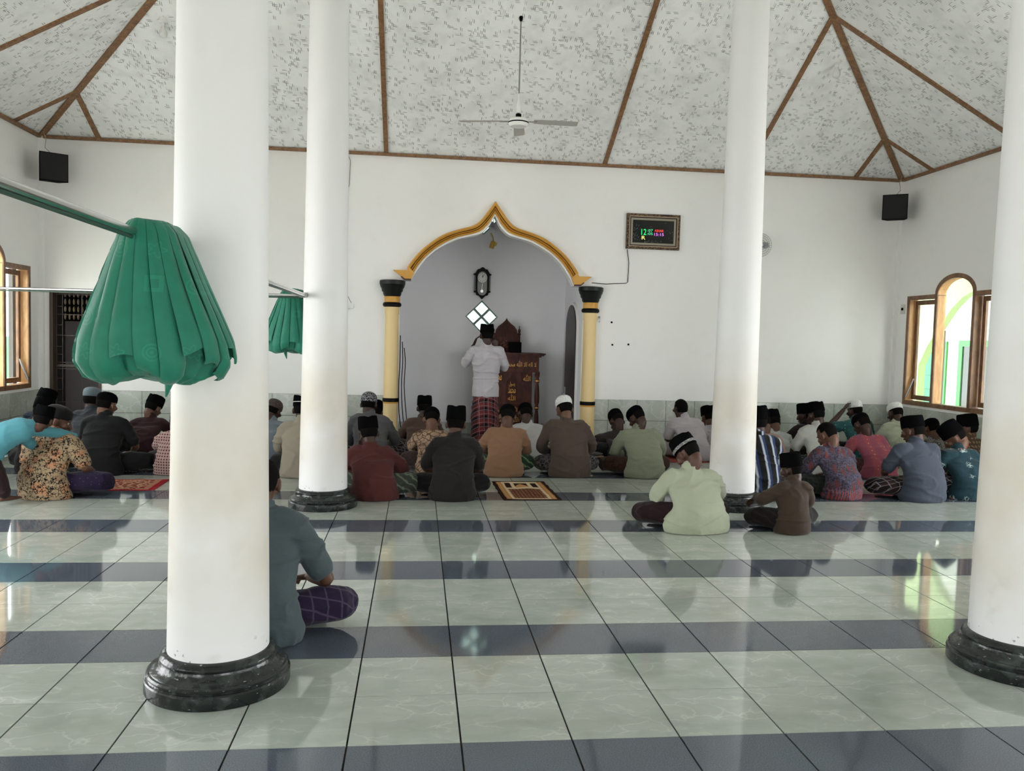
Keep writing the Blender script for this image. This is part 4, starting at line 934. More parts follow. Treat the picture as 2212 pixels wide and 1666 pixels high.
 dict(label='man in a maroon shirt and black cap bowing to the right by the wall', x=-2.96, y=7.0, yaw=-6, H=0.66, dx=0.02, wd=.46, shirt=C('maroon_cloth', (88, 30, 40)), legs=('trousers', C('dark_slate_trousers', (40, 42, 48))), hat=PE, hy=-16, hp=30, hr=6, skin=2),
 dict(label='man in a red and white lattice batik shirt cut off by the nearest pillar', x=-2.20, y=5.55, yaw=-4, H=0.67, dx=-0.03, wd=.44, shirt=C('red_lattice_batik', (196, 160, 150), (140, 36, 46), 'diamond', sc_=3.2), legs=TRB, hat=PE, hy=-10, hp=34, skin=0),
 dict(label='man in a light blue shirt and brown skullcap just right of the nearest pillar', x=-1.50, y=6.60, yaw=-4, H=0.66, dx=0.04, wd=.46, shirt=C('light_blue_cloth', (134, 148, 160)), legs=TRB, hat=('kufi', M_kufi2), hy=-18, hp=26, hr=6, skin=1),
 dict(label='man in a beige shirt and black cap half behind the second pillar', x=-0.93, y=5.44, yaw=-2, H=0.81, dx=-0.03, wd=.50, shirt=C('beige_cloth', (166, 154, 130)), legs=TRB, hat=('peci', M_peci, M_kn, (.036, .042)), hy=0, hp=10, skin=1),
 dict(label='man in a plain grey shirt and patterned round skullcap', x=-0.27, y=6.10, yaw=-2, H=0.80, dx=-0.05, wd=.50, shirt=C('plain_grey_cloth', (112, 112, 116)), legs=SR('dark_plum_sarong', (48, 30, 42), (70, 46, 60), 'plaid'), hat=('kufi', M_kufi), hy=-10, hp=12, skin=1, kneer=1.2),
 dict(label='person in a white shirt hidden behind the plain grey shirt', x=-0.39, y=7.10, yaw=-2, H=0.63, dx=0.09, wd=.42, shirt=C('white_shirt_cloth_d', (186, 188, 190)), legs=TRB, hat=PE, hp=30, skin=0),
 dict(label='man in a cocoa brown shirt and black cap beside the left niche column', x=0.26, y=6.80, yaw=-1, H=0.73, dx=0.05, wd=.45, shirt=C('cocoa_cloth', (120, 88, 72)), legs=SR('dark_maroon_sarong', (50, 26, 28), (72, 40, 40), 'plaid'), hat=PE, hp=16, skin=1),
 dict(label='man in a gold scroll batik shirt and small black cap', x=0.40, y=5.75, yaw=-1, H=0.66, dx=-0.02, wd=.43, shirt=C('gold_scroll_batik', (184, 148, 112), (104, 66, 44), 'goldscroll'), legs=SR('maroon_brown_sarong', (62, 34, 30), (90, 54, 46), 'swirl'), hat=('low', M_peci), hp=40, skin=2),
 dict(label='man in a plain white shirt in front of the carved pulpit', x=1.61, y=6.75, yaw=2, H=0.65, dx=-0.05, wd=.46, shirt=C('white_shirt_cloth_e', (184, 182, 180)), legs=SR('beige_check_sarong', (150, 140, 120), (110, 100, 86), 'plaid'), hat=('low', M_peci), hp=34, skin=1),
]
for d in exec_people: seated(**d)
# ---- standing man calling at the niche
def standing_man():
    P = empty('person', (1.09, 7.62, 0), math.radians(-2), label='standing man in a white shirt and red plaid sarong, hand raised to his ear', category='person')
    sh = C('white_shirt_cloth_f', (196, 190, 196)); sg = C('red_navy_plaid', (168, 50, 50), (34, 30, 52), 'plaid', sc_=.95)
    k = MB()
    limb(k, [(0, .0, .70), (0, .0, .78), (0, 0, .95), (0, -.01, 1.12), (0, -.015, 1.24), (0, -.01, 1.315), (0, 0, 1.36)], [(.172, .125), (.172, .125), (.158, .115), (.176, .118), (.165, .10), (.11, .075), (.062, .06)], 24, 3, flat=True)
    limb(k, [(-.09, -.01, 1.28), (-.165, 0, 1.27), (-.24, .03, 1.16), (-.265, .07, 1.12), (-.20, .15, 1.24)], [(.064, .06), .066, .062, .058, .048], 14, 3)
    limb(k, [(.09, -.01, 1.28), (.165, 0, 1.27), (.225, .04, 1.13), (.23, .10, 1.08), (.17, .20, 1.20)], [(.064, .06), .066, .062, .058, .048], 14, 3)
    limb(k, [(0, -.006, 1.34), (0, .002, 1.385)], [(.066, .064), (.060, .060)], 18, 2)
    fuse(k, 'shirt', sh, P, .0095, 3, .011, 4.0)
    k = MB()
    limb(k, [(0, 0, .045), (0, 0, .2), (0, 0, .45), (0, .0, .72), (0, 0, .80)], [(.185, .13), (.178, .135), (.172, .13), (.155, .115), (.14, .10)], 24, 3, flat=True)
    fuse(k, 'sarong', sg, P, .010, 3, .012, 9.0, floorz=.03)
    k = MB()
    limb(k, [(0, .0, .75), (0, 0, .95), (0, -.01, 1.15), (0, -.01, 1.27), (0, 0, 1.33)], [(.13, .09), (.12, .08), (.14, .08), (.13, .07), (.05, .05)], 18, 2, flat=True)
    HM = head_frame((0, .02, 1.475), math.radians(4), math.radians(4), 0)
    add_head(k, HM, 1.04, Vector((0, -.005, 1.33)))
    for q, e, w in ((-1, (-.26, .07, 1.12), (-.165, .15, 1.34)), (1, (.23, .10, 1.08), (.13, .22, 1.32))):
        limb(k, [(q*.15, 0, 1.28), (q*.20, .02, 1.19), e, Vector(e)*.4+Vector(w)*.6, w], [.042, .042, .036, .033, .025], 12, 3)
        hand(k, w, (.35*-q, -.25, .9), (q*-.3, 1, 0) if q > 0 else (-.9, .2, .3), 1.0, .35, -q)
        limb(k, [(q*.08, 0, .78), (q*.085, 0, .45), (q*.085, -.01, .08)], [.075, .052, .036], 12, 3)
        foot(k, (q*.085, -.01, .065), (q*.12, 1, 0))
    fuse(k, 'body', SKIN[1], P, .008, 2, floorz=.002)
    head_extras(P, HM, 1.04, ('peci', M_peci), .3, False)
standing_man()
# ---- child leaning over the shoulder of the man in profile
def child():
    P = empty('person', (-3.03, 4.10, 0), 0, label='child in a turquoise shirt and maroon trousers leaning over another worshipper', category='person')
    k = MB()
    limb(k, [(-.16, .03, .40), (-.13, .04, .46), (-.06, .08, .54), (.06, .14, .60), (.12, .18, .625)], [(.125, .11), (.125, .105), (.118, .095), (.105, .085), (.06, .06)], 18, 3, ref=(0, 1, 0))
    limb(k, [(.06, .12, .60), (.14, .22, .585), (.22, .32, .555), (.30, .40, .53), (.35, .43, .51)], [.056, .050, .044, .036, .031], 12, 3)
    limb(k, [(.02, .14, .58), (.04, .26, .50), (.06, .34, .44)], [.054, .046, .038], 12, 3)
    fuse(k, 'shirt', C('turquoise_cloth', (70, 172, 188)), P, .0085, 3, .007, 2.0)
    k = MB()
    limb(k, [(-.17, .02, .43), (-.14, .02, .36), (-.05, .0, .22), (-.02, .01, .09)], [(.098, .10), (.085, .09), .062, .050], 14, 3)
    limb(k, [(-.17, .08, .43), (-.20, .10, .36), (-.18, .10, .22), (-.22, .13, .09)], [(.098, .10), (.085, .09), .062, .050], 14, 3)
    fuse(k, 'trousers', C('maroon_trousers', (78, 40, 50)), P, .009, 3, .008, 6.0)
    k = MB()
    limb(k, [(-.16, .04, .40), (-.06, .08, .53), (.08, .15, .60), (.13, .185, .625)], [(.085, .075), (.08, .065), (.07, .055), (.04, .04)], 14, 3, ref=(0, 1, 0))
    HM = head_frame((.185, .235, .665), math.radians(6), math.radians(14), math.radians(12))
    add_head(k, HM, .86, Vector((.12, .18, .62)))
    limb(k, [(.06, .12, .60), (.14, .22, .585), (.22, .32, .555), (.35, .43, .51)], [.034, .032, .028, .022], 10, 3); hand(k, (.35, .43, .51), (.5, .3, -.5), (.3, .5, .8), .72, .5, 1)
    limb(k, [(.02, .14, .58), (.04, .26, .50), (.06, .38, .42)], [.034, .030, .022], 10, 3); hand(k, (.06, .38, .42), (.3, .8, -.2), (0, 0, 1), .72, .5, -1)
    for a in (((-.16, .02, .40), (-.05, 0, .22), (-.02, .01, .06), (.35, .9, 0)), ((-.18, .09, .40), (-.18, .10, .22), (-.22, .13, .06), (.3, 1, 0))):
        limb(k, a[:3], [.06, .042, .028], 10, 3); foot(k, a[2], a[3], .78)
    fuse(k, 'body', SKIN[0], P, .0072, 2, floorz=.002)
    head_extras(P, HM, .86, ('peci', M_peci), .3, False)
child()
bpy.data.scenes.remove(TMP)
# ================================================================== RUGS AND FLOOR THINGS
def b_rug_brown(g, b, L):
    x, y, z = g.xyz(g.obj()); u = g.m('ABSOLUTE', g.m('DIVIDE', x, .255)); v = g.m('DIVIDE', y, .47)
    dk, tan, cr = c4(srgb(46, 22, 14)), c4(srgb(176, 132, 84)), c4(srgb(196, 176, 146))
    wob = g.m('MULTIPLY', g.m('SINE', g.m('MULTIPLY', y, 130)), .03)
    c = g.mix(g.step(g.m('SINE', g.m('MULTIPLY', u, 60)), .4, .9), tan, c4(srgb(150, 108, 66)))
    # inner field below: brown with dots, cream scalloped edge; above: dark sky with a building in cream
    inn = g.m('LESS_THAN', u, .70); c = g.mix(inn, c, cr)
    fld = g.m('MULTIPLY', g.m('LESS_THAN', g.m('ADD', u, wob), .60), g.m('MULTIPLY', g.m('GREATER_THAN', v, -.86), g.m('LESS_THAN', v, .12)))
    dots = g.m('SUBTRACT', 1.0, g.step(g.vor(g.comb(x, y, 0.0), 30, 'F1', 0, .2), .12, .3))
    c = g.mix(fld, c, g.mix(dots, c4(srgb(92, 52, 34)), c4(srgb(170, 130, 100))))
    up = g.m('MULTIPLY', g.m('LESS_THAN', u, .62), g.m('MULTIPLY', g.m('GREATER_THAN', v, .28), g.m('LESS_THAN', v, .78)))
    c = g.mix(up, c, dk)
    dome = g.m('MULTIPLY', up, g.m('LESS_THAN', g.m('ADD', g.m('MULTIPLY', u, 1.1), v), .70)); c = g.mix(dome, c, tan)
    tw = g.m('MULTIPLY', up, g.m('LESS_THAN', g.m('ABSOLUTE', g.m('SUBTRACT', u, .33)), .07)); c = g.mix(tw, c, cr)
    edge = g.m('MAXIMUM', g.m('GREATER_THAN', u, .90), g.m('GREATER_THAN', g.m('ABSOLUTE', v), .94)); c = g.mix(edge, c, dk)
    L(c, b.inputs['Base Color']); L(g.bump(g.noise(g.pos(), 300, 2), .5, .004), b.inputs['Normal'])
def b_rug(c1, c2, c3, c4_, sx=.28, sy=.5):
    def f(g, b, L):
        x, y, z = g.xyz(g.obj()); u = g.m('ABSOLUTE', g.m('DIVIDE', x, sx)); v = g.m('ABSOLUTE', g.m('DIVIDE', y, sy))
        q = g.vm('ADD', g.comb(g.m('ABSOLUTE', x), y, 0.0), g.vm('MULTIPLY', g.n('ShaderNodeTexNoise', {'Vector': g.obj(), 'Scale': 20.0}).outputs['Color'], (.03, .03, 0)))
        e = g.vor(q, 18, 'DISTANCE_TO_EDGE'); e2 = g.vor(q, 40, 'F1')
        c = g.mix(g.m('SUBTRACT', 1.0, g.step(e, .03, .16)), c4(c1), c4(c2)); c = g.mix(g.m('MULTIPLY', g.m('SUBTRACT', 1.0, g.step(e2, .2, .4)), .6), c, c4(c3))
        c = g.mix(g.m('GREATER_THAN', g.m('MAXIMUM', u, v), .80), c, g.mix(g.step(g.m('SINE', g.m('MULTIPLY', g.m('ADD', x, y), 200)), -.2, .4), c4(c2), c4(c1)))
        c = g.mix(g.m('GREATER_THAN', g.m('MAXIMUM', u, v), .90), c, c4(c4_))
        L(c, b.inputs['Base Color']); L(g.bump(g.noise(g.pos(), 300, 2), .5, .004), b.inputs['Normal'])
    return f
def rug(x, y, w, d, rz, m, label, group='prayer rugs on the tiled floor', fringe=None, wave=.004):
    r = empty('prayer_rug', (x, y, 0), rz, label=label, category='rug', group=group)
    n1, n2 = 24, 36; k = MB(); vs = []
    for j in range(n2+1):
        for i in range(n1+1):
            a, b = (i/n1-.5)*w, (j/n2-.5)*d
            e = .004*math.sin(b*31+x)*(abs(a)/w*2)**4+.004*math.sin(a*40+y)*(abs(b)/d*2)**6
            vs.append((a+e, b+e*.8, .004+wave*max(0, noise.noise(Vector((a*6+x, b*6+y, 1))))*1.5))
    W1 = n1+1; N = len(vs); vs += [(p[0], p[1], .0012) for p in vs]
    fs = [(j*W1+i, j*W1+i+1, (j+1)*W1+i+1, (j+1)*W1+i) for j in range(n2) for i in range(n1)]
    rim = [i for i in range(W1)]+[j*W1+n1 for j in range(1, n2+1)]+[n2*W1+i for i in range(n1-1, -1, -1)]+[j*W1 for j in range(n2-1, 0, -1)]
    fs += [tuple(reversed([q+N for q in f])) for f in fs[:n1*n2]]+[(rim[(i+1) % len(rim)], rim[i], rim[i]+N, rim[(i+1) % len(rim)]+N) for i in range(len(rim))]
    k.add(vs, fs).obj('pile', m, r, True)
    if fringe:
        k = MB()
        for sy in (-1, 1):
            for i in range(60):
                a = (i/59-.5)*w*.98; l = .018+.008*random.random()
                k.bar((a, sy*d*.497, .004), (a+random.uniform(-.004, .004), sy*(d*.5+l), .002), .003, .0025)
        o = k.obj('fringe', fringe, r); o['kind'] = 'stuff'
    return r
random.seed(5)
M_fr_dk = mat('dark_brown_fringe', srgb(46, 22, 14), .9); M_fr_red = mat('red_fringe', srgb(140, 26, 36), .9)
rug(1.262, 4.885, .53, .95, math.radians(1.5), mat('brown_rug_pile', rough=.95, spec=.1, build=b_rug_brown), 'brown and tan prayer rug with a building motif on the tiles', fringe=M_fr_dk, wave=.008)
rug(-2.62, 5.05, .56, .98, math.radians(92), mat('red_rug_pile', rough=.95, spec=.1, build=b_rug(srgb(120, 32, 32), srgb(190, 150, 120), srgb(40, 20, 20), srgb(150, 22, 34))), 'red patterned prayer rug with plain red ends, by the purple sarong', fringe=M_fr_red, wave=.006)
m_grey = mat('grey_rug_pile', rough=.95, spec=.1, build=b_rug(srgb(90, 88, 84), srgb(170, 168, 160), srgb(50, 50, 52), srgb(120, 118, 112)))
rug(-2.63, 6.20, .5, .8, 0, m_grey, 'grey and white patterned prayer rug left of the nearest pillar')
rug(.30, 5.52, .56, .9, math.radians(-2), mat('dark_rug_pile', rough=.95, spec=.1, build=b_rug(srgb(46, 44, 46), srgb(140, 134, 130), srgb(24, 24, 26), srgb(60, 58, 60))), 'dark grey patterned prayer rug between the red and the charcoal shirts')
rug(1.02, 7.15, .62, 1.0, 0, mat('black_rug_pile', rough=.95, spec=.1, build=b_rug(srgb(40, 30, 28), srgb(110, 92, 78), srgb(20, 16, 16), srgb(96, 80, 66))), 'dark brown patterned rug under the standing man')
rug(2.86, 7.30, .55, .90, math.radians(3), mat('maroon_rug_pile', rough=.95, spec=.1, build=b_rug(srgb(84, 34, 30), srgb(150, 120, 96), srgb(30, 18, 18), srgb(70, 36, 30))), 'maroon prayer rug under the bent grey-brown jacket')
rug(3.50, 7.18, .55, .80, 0, mat('red2_rug_pile', rough=.95, spec=.1, build=b_rug(srgb(120, 44, 40), srgb(150, 90, 80), srgb(80, 28, 28), srgb(118, 46, 44))), 'plain reddish rug under the bareheaded white shirted man')
def folded(x, y, rz, label):
    f = empty('folded_mats', (x, y, 0), rz, label=label, category='folded mats')
    for i, c in enumerate(((150, 122, 92), (70, 48, 40), (134, 108, 84), (60, 58, 60))):
        k = MB(); z = .004+i*.030; pts = []
        limb(k, [(-.13+.01*i, 0, z+.015), (0, .005*i, z+.017), (.13-.008*i, 0, z+.015)], [(.11, .014)]*3, 20, 4, ref=(0, 0, 1))
        k.obj('folded_layer', mat('folded_cloth_%s' % 'abcd'[i], rough=.95, build=b_rug(srgb(*c), srgb(*(v*.55 for v in c)), srgb(*(v*.4 for v in c)), srgb(*(v*.8 for v in c)), .2, .2)), f, True)
folded(2.24, 6.72, .1, 'stack of folded prayer mats against the wall tiles right of the niche')
def bag(x, y, label):
    k = MB(); random.seed(3); n, m_ = 20, 10; vs = []
    for i in range(m_+1):
        t = i/m_; r = .075*math.sin(PI*min(.98, .25+t*.72))+.012; z = .002+.13*t
        for q in range(n):
            a = 2*PI*q/n; rr = r*(1+.22*noise.noise(Vector((math.cos(a)*1.8, math.sin(a)*1.8, t*4)))); vs.append((rr*math.cos(a), rr*.7*math.sin(a), z))
    fs = [(i*n+q, i*n+(q+1) % n, (i+1)*n+(q+1) % n, (i+1)*n+q) for i in range(m_) for q in range(n)]+[tuple(range(n-1, -1, -1)), tuple(m_*n+q for q in range(n))]
    o = k.add(vs, fs).obj('plastic_bag', mat('grey_plastic_film', (.35, .37, .38), .25), None, True, (x, y, 0)); tag(o, label, 'bag')
bag(2.42, 7.32, 'small crumpled grey plastic bag behind the folded mats')
# ================================================================== CURTAINS ON THEIR PIPES
def pipe(p, q, r, lab, grp='chrome curtain pipes'):
    o = empty('curtain_pipe', p, label=lab, category='pipe', group=grp); d = Vector(q)-Vector(p)
    MB().tube([(0, 0, 0), d], r, 16).obj('tube', M_chrome, o, True)
    for t in (.003, .997):
        c = d*t; MB().tube([c-d.normalized()*.01, c+d.normalized()*.01], r*1.7, 16).obj('flange', M_steel, o, True)
    MB().tube([Vector((-.004, 0, -.0175))+d*.002, Vector((-.004, 0, -.019))+d*.5, Vector((-.004, 0, -.0175))+d*.998], .006, 8).obj('lower_wire', mat('dark_green_wire', srgb(40, 66, 54), .4), o, True)  # slim tube under the pipe, a green reflection put into its colour
pipe((-.70, YF+.005, 1.75), (-.70, .445, 1.75), .0135, 'nearest chrome pipe running to the nearest pillar, holding the big curtain')
pipe((-.70, .705, 1.75), (-.70, 4.035, 1.75), .0135, 'chrome pipe between the nearest pillar and the second pillar')
pipe((XL+.005, 4.66, 1.75), (-.735, 4.12, 1.75), .011, 'thin chrome pipe running from the left wall to the second pillar')
def b_curt(g, b, L):
    p = g.obj(); cell = g.vm('FLOOR', g.vm('MULTIPLY', p, (9, 9, 9)))
    q = g.vm('SUBTRACT', g.vm('FRACTION', g.vm('MULTIPLY', p, (9, 9, 9))), (.5, .5, .5))
    x, y, z = g.xyz(q); r = g.m('SQRT', g.m('ADD', g.m('MULTIPLY', x, x), g.m('MULTIPLY', z, z)))
    rnd = g.n('ShaderNodeTexWhiteNoise', {'Vector': cell}, noise_dimensions='3D').outputs['Value']
    ring = g.m('MULTIPLY', g.m('MULTIPLY', g.m('LESS_THAN', r, .27), g.m('GREATER_THAN', g.m('SINE', g.m('MULTIPLY', r, 60)), .2)), g.m('LESS_THAN', rnd, .28))
    mx = g.m('MAXIMUM', g.m('ABSOLUTE', x), g.m('ABSOLUTE', z)); sq = g.m('MULTIPLY', g.m('MULTIPLY', g.m('LESS_THAN', mx, .24), g.m('GREATER_THAN', mx, .13)), g.m('MULTIPLY', g.m('GREATER_THAN', rnd, .38), g.m('LESS_THAN', rnd, .6)))
    ang = g.m('ARCTAN2', z, x); st = g.m('ABSOLUTE', g.m('SUBTRACT', r, g.m('ADD', .17, g.m('MULTIPLY', g.m('COSINE', g.m('MULTIPLY', ang, 5.0)), .07)))); star = g.m('MULTIPLY', g.m('LESS_THAN', st, .025), g.m('GREATER_THAN', rnd, .72))
    mo = g.m('MAXIMUM', ring, g.m('MAXIMUM', sq, star))
    n = g.noise(p, 14, 4)
    c = g.mix(g.m('MULTIPLY', g.step(n, .35, .7), .35), c4(srgb(16, 104, 82)), c4(srgb(8, 82, 66))); c = g.mix(g.m('MULTIPLY', mo, .45), c, c4(srgb(30, 122, 98)))
    L(c, b.inputs['Base Color']); L(g.bump(g.m('ADD', g.m('MULTIPLY', mo, .3), g.noise(p, 30, 4)), .25, .008), b.inputs['Normal'])
    b.inputs['Sheen Weight'].default_value = .15
M_curt = mat('green_curtain_cloth', rough=.62, spec=.3, build=b_curt)
M_curt2 = M_curt
# profile of the bundle: (z below the pipe, half width x, half width y)
PROF = [(.050, .030, .10), (.045, .065, .14), (.01, .095, .155), (-.06, .120, .165), (-.16, .155, .175), (-.26, .195, .185), (-.35, .228, .19), (-.42, .240, .185), (-.465, .215, .165), (-.485, .16, .13), (-.475, .09, .08), (-.455, .02, .02)]
def prof(t):
    f = t*(len(PROF)-1); i = min(int(f), len(PROF)-2); u = f-i; u = u*u*(3-2*u)*.5+u*.5
    return [PROF[i][q]*(1-u)+PROF[i+1][q]*u for q in range(3)]
def saw(x):
    x = x % 1.0; return x/.8 if x < .8 else (1-x)/.2
def curtain(x, y, z, label, mirror=1, rz=0.0):
    cpar = empty('tied_up_curtain', (x, y, z), rz, label=label, category='curtain', group='green curtains bundled over the pipes')
    # the swagged under layer: long folds that loop round
    k = MB(); n, m_ = 150, 44; vs = []
    for j in range(m_+1):
        t = j/m_; zz, rx, ry = prof(t)
        for i in range(n):
            a = 2*PI*i/n; lean = t*t*1.1; s_ = saw((a/(2*PI))*17+lean*1.2+.4*noise.noise(Vector((math.cos(a), math.sin(a), t*1.5))))
            amp = .042*min(1, t*3.2)*(1-.3*t)
            e = 1-amp*6*(1-s_)*.8+.10*noise.noise(Vector((math.cos(a)*1.5+3, math.sin(a)*1.5, t*2.5)))
            bulge = -.035*math.sin(PI*t)*(math.cos(a) < 0)
            vs.append((mirror*(rx*e*math.cos(a)+bulge), ry*e*math.sin(a), zz+.02*math.sin(3*a)*t))
    fs = [(j*n+i, j*n+(i+1) % n, (j+1)*n+(i+1) % n, (j+1)*n+i) for j in range(m_) for i in range(n)]+[tuple(range(n-1, -1, -1)), tuple(m_*n+i for i in range(n))]
    k.add(vs, fs).obj('swag', M_curt, cpar, 80)
    # the pleated fan on the side facing the hall: each pleat overlaps the next, open hems below
    a0, a1 = -PI*.80, PI*.22; npl = 11
    for q in range(npl):
        f0, f1 = q/npl, (q+1.25)/npl; k = MB(); w_, h_ = 8, 22; vs = []
        tb = .50+.10*math.sin(q*2.1)+.12*(1-q/npl)
        for j in range(h_+1):
            t = .02+(tb+.06)*j/h_; zz, rx, ry = prof(min(1, t*1.06))
            for i in range(w_+1):
                u = i/w_; ff = f0+(f1-f0)*u; a = a0+(a1-a0)*ff+.12*t
                off = 1.05+.05*math.sin(PI*u)*min(1, t*3)-.06*(u > .82)*(u-.82)/.18+.085*(1-u)*min(1, t*3)+.03*noise.noise(Vector((q, u*2, t*5)))
                dz = -.018*j/h_*math.sin(q*1.7+u*2.5)
                vs.append((mirror*rx*off*math.cos(a), ry*off*math.sin(a), zz+dz))
        N = len(vs); vs += [(p[0]*.975, p[1]*.975, p[2]) for p in vs]; W1 = w_+1
        fs = [(j*W1+i, j*W1+i+1, (j+1)*W1+i+1, (j+1)*W1+i) for j in range(h_) for i in range(w_)]
        rim = list(range(W1))+[j*W1+w_ for j in range(1, h_+1)]+[h_*W1+i for i in range(w_-1, -1, -1)]+[j*W1 for j in range(h_-1, 0, -1)]
        fs += [tuple(reversed([v+N for v in f])) for f in fs]+[(rim[(i+1) % len(rim)], rim[i], rim[i]+N, rim[(i+1) % len(rim)]+N) for i in range(len(rim))]
        k.add(vs, fs).obj('pleat', M_curt, cpar, 70)
    # a loose tie strip
    k = MB(); pts = [(mirror*.05, .0, -.44), (mirror*.055, -.02, -.50), (mirror*.045, -.02, -.545)]
    k.tube([pts[0], pts[1], pts[2]], [.012, .014, .003], 8).obj('tie_strip', M_curt, cpar, True)
    return cpar
curtain(-.685, .125, 1.750, 'big green curtain bundle hanging in front of the nearest pillar')
curtain(-.84, 4.36, 1.765, 'smaller green curtain bundle hanging beside the second pillar', -1)
# ================================================================== WALL AND CEILING FITTINGS
def fan():
    X, Y, Z = 1.236, 6.02, 3.745
    f = empty('ceiling_fan', (X, Y, Z), label='white three-bladed ceiling fan on a long rod', category='fan')
    MB().tube([(0, 0, .15), (0, 0, 1.085)], .008, 10).obj('rod', mat('grey_painted_rod', (.22, .22, .21), .5), f, True)
    MB().lathe([(.004, .09), (.024, .10), (.030, .14), (.024, .19), (.012, .235), (.010, .26)], n=24).lathe([(.012, .26), (.014, .29), (.008, .30)], n=16).obj('lower_canopy', M_white_pl, f, True)
    MB().lathe([(.010, 1.05), (.018, 1.07), (.022, 1.11)], n=20).obj('ceiling_canopy', M_blk, f, True)
    MB().lathe([(.03, -.055), (.085, -.045), (.105, -.02), (.108, .0), (.098, .03), (.06, .045), (.02, .05)], n=40).obj('motor', M_white_pl, f, True)
    MB().lathe([(.1085, -.012), (.1095, -.008), (.1095, -.004), (.1085, .0)], n=40).lathe([(.020, .05), (.03, .055), (.03, .085), (.018, .092)], n=16).obj('dark_ring', M_blk, f, True)
    mb = mat('dusty_fan_blade', (.42, .41, .38), .5)
    k = MB(); k.box((-.02, .08, .008), (.02, .20, .014))
    k2 = MB(); vs = []
    for yy, w in ((.17, .045), (.25, .055), (.45, .06), (.60, .062), (.64, .05)):
        vs += [(-w, yy, .006), (w, yy, .022), (w, yy, .026), (-w, yy, .010)]
    fs = [(i*4+q, i*4+(q+1) % 4, (i+1)*4+(q+1) % 4, (i+1)*4+q) for i in range(4) for q in range(4)]+[(0, 1, 2, 3), (19, 18, 17, 16)]
    k2.add(vs, fs); bm_, km = k2.mesh('blade', mb), k.mesh('blade_arm', M_steel)
    for a in (-82, 84, 0):
        b = inst('blade', bm_, f, (0, 0, 0), (0, 0, math.radians(a-8))); inst('blade_arm', km, b)
fan()
def bulb(x, y, lab):
    z = HW+SL*(YB-y)
    b = empty('ceiling_bulb', (x, y, z), label=lab, category='lamp', group='bulbs on the ceiling')
    MB().lathe([(.05, .03), (.05, -.01), (.022, -.02), (.022, -.06)], n=24).obj('holder', M_white_pl, b, True)
    MB().lathe([(.016, -.055), (.02, -.075), (.038, -.11), (.042, -.135), (.034, -.165), (.012, -.178)], n=24).obj('bulb', mat('frosted_bulb', (.7, .7, .68), .15), b, True)
bulb(-2.49, 6.34, 'white bulb on the woven ceiling, upper left behind the nearest pillar')
bulb(4.91, 6.29, 'white bulb on the woven ceiling, in the right corner bay')
def speaker(x, y, z, rz, lab, sgn):
    s_ = empty('speaker', (x, y, z), rz, label=lab, category='speaker', group='black corner speakers')
    vs = [(-.155, -.13, 0), (.155, -.13, 0), (.105, .12, .02), (-.105, .12, .02), (-.155, -.13, .33), (.155, -.13, .33), (.105, .12, .31), (-.105, .12, .31)]
    MB().add(vs, [(0, 3, 2, 1), (4, 5, 6, 7), (0, 1, 5, 4), (1, 2, 6, 5), (2, 3, 7, 6), (3, 0, 4, 7)]).obj('cabinet', M_blk, s_)
    MB().box((-.145, -.138, .01), (.145, -.130, .32)).obj('grille', mat('black_grille_cloth', (.012, .012, .012), .95), s_)
    MB().bar((0, .11, .16), (0, .22, .20), .03, .03).obj('bracket', M_steel, s_)
    MB().tube([(.02*sgn, .0, .325), (.0, .05, .36), (.04*sgn, .12, .42), (.02*sgn, .15, .54), (.05*sgn, .16, .62)], .004, 6).tube([(-.03, .02, .33), (-.09, -.02, .35), (-.05, .06, .345), (.02, .02, .355)], .003, 6).obj('cable', mat('pale_cable', srgb(150, 145, 132), .6), s_, True)
speaker(-4.17, 7.70, 3.165, math.radians(35), 'black speaker high in the left corner under the ceiling', -1)
speaker(6.56, 7.70, 3.165, math.radians(-35), 'black speaker high in the right corner under the ceiling', 1)
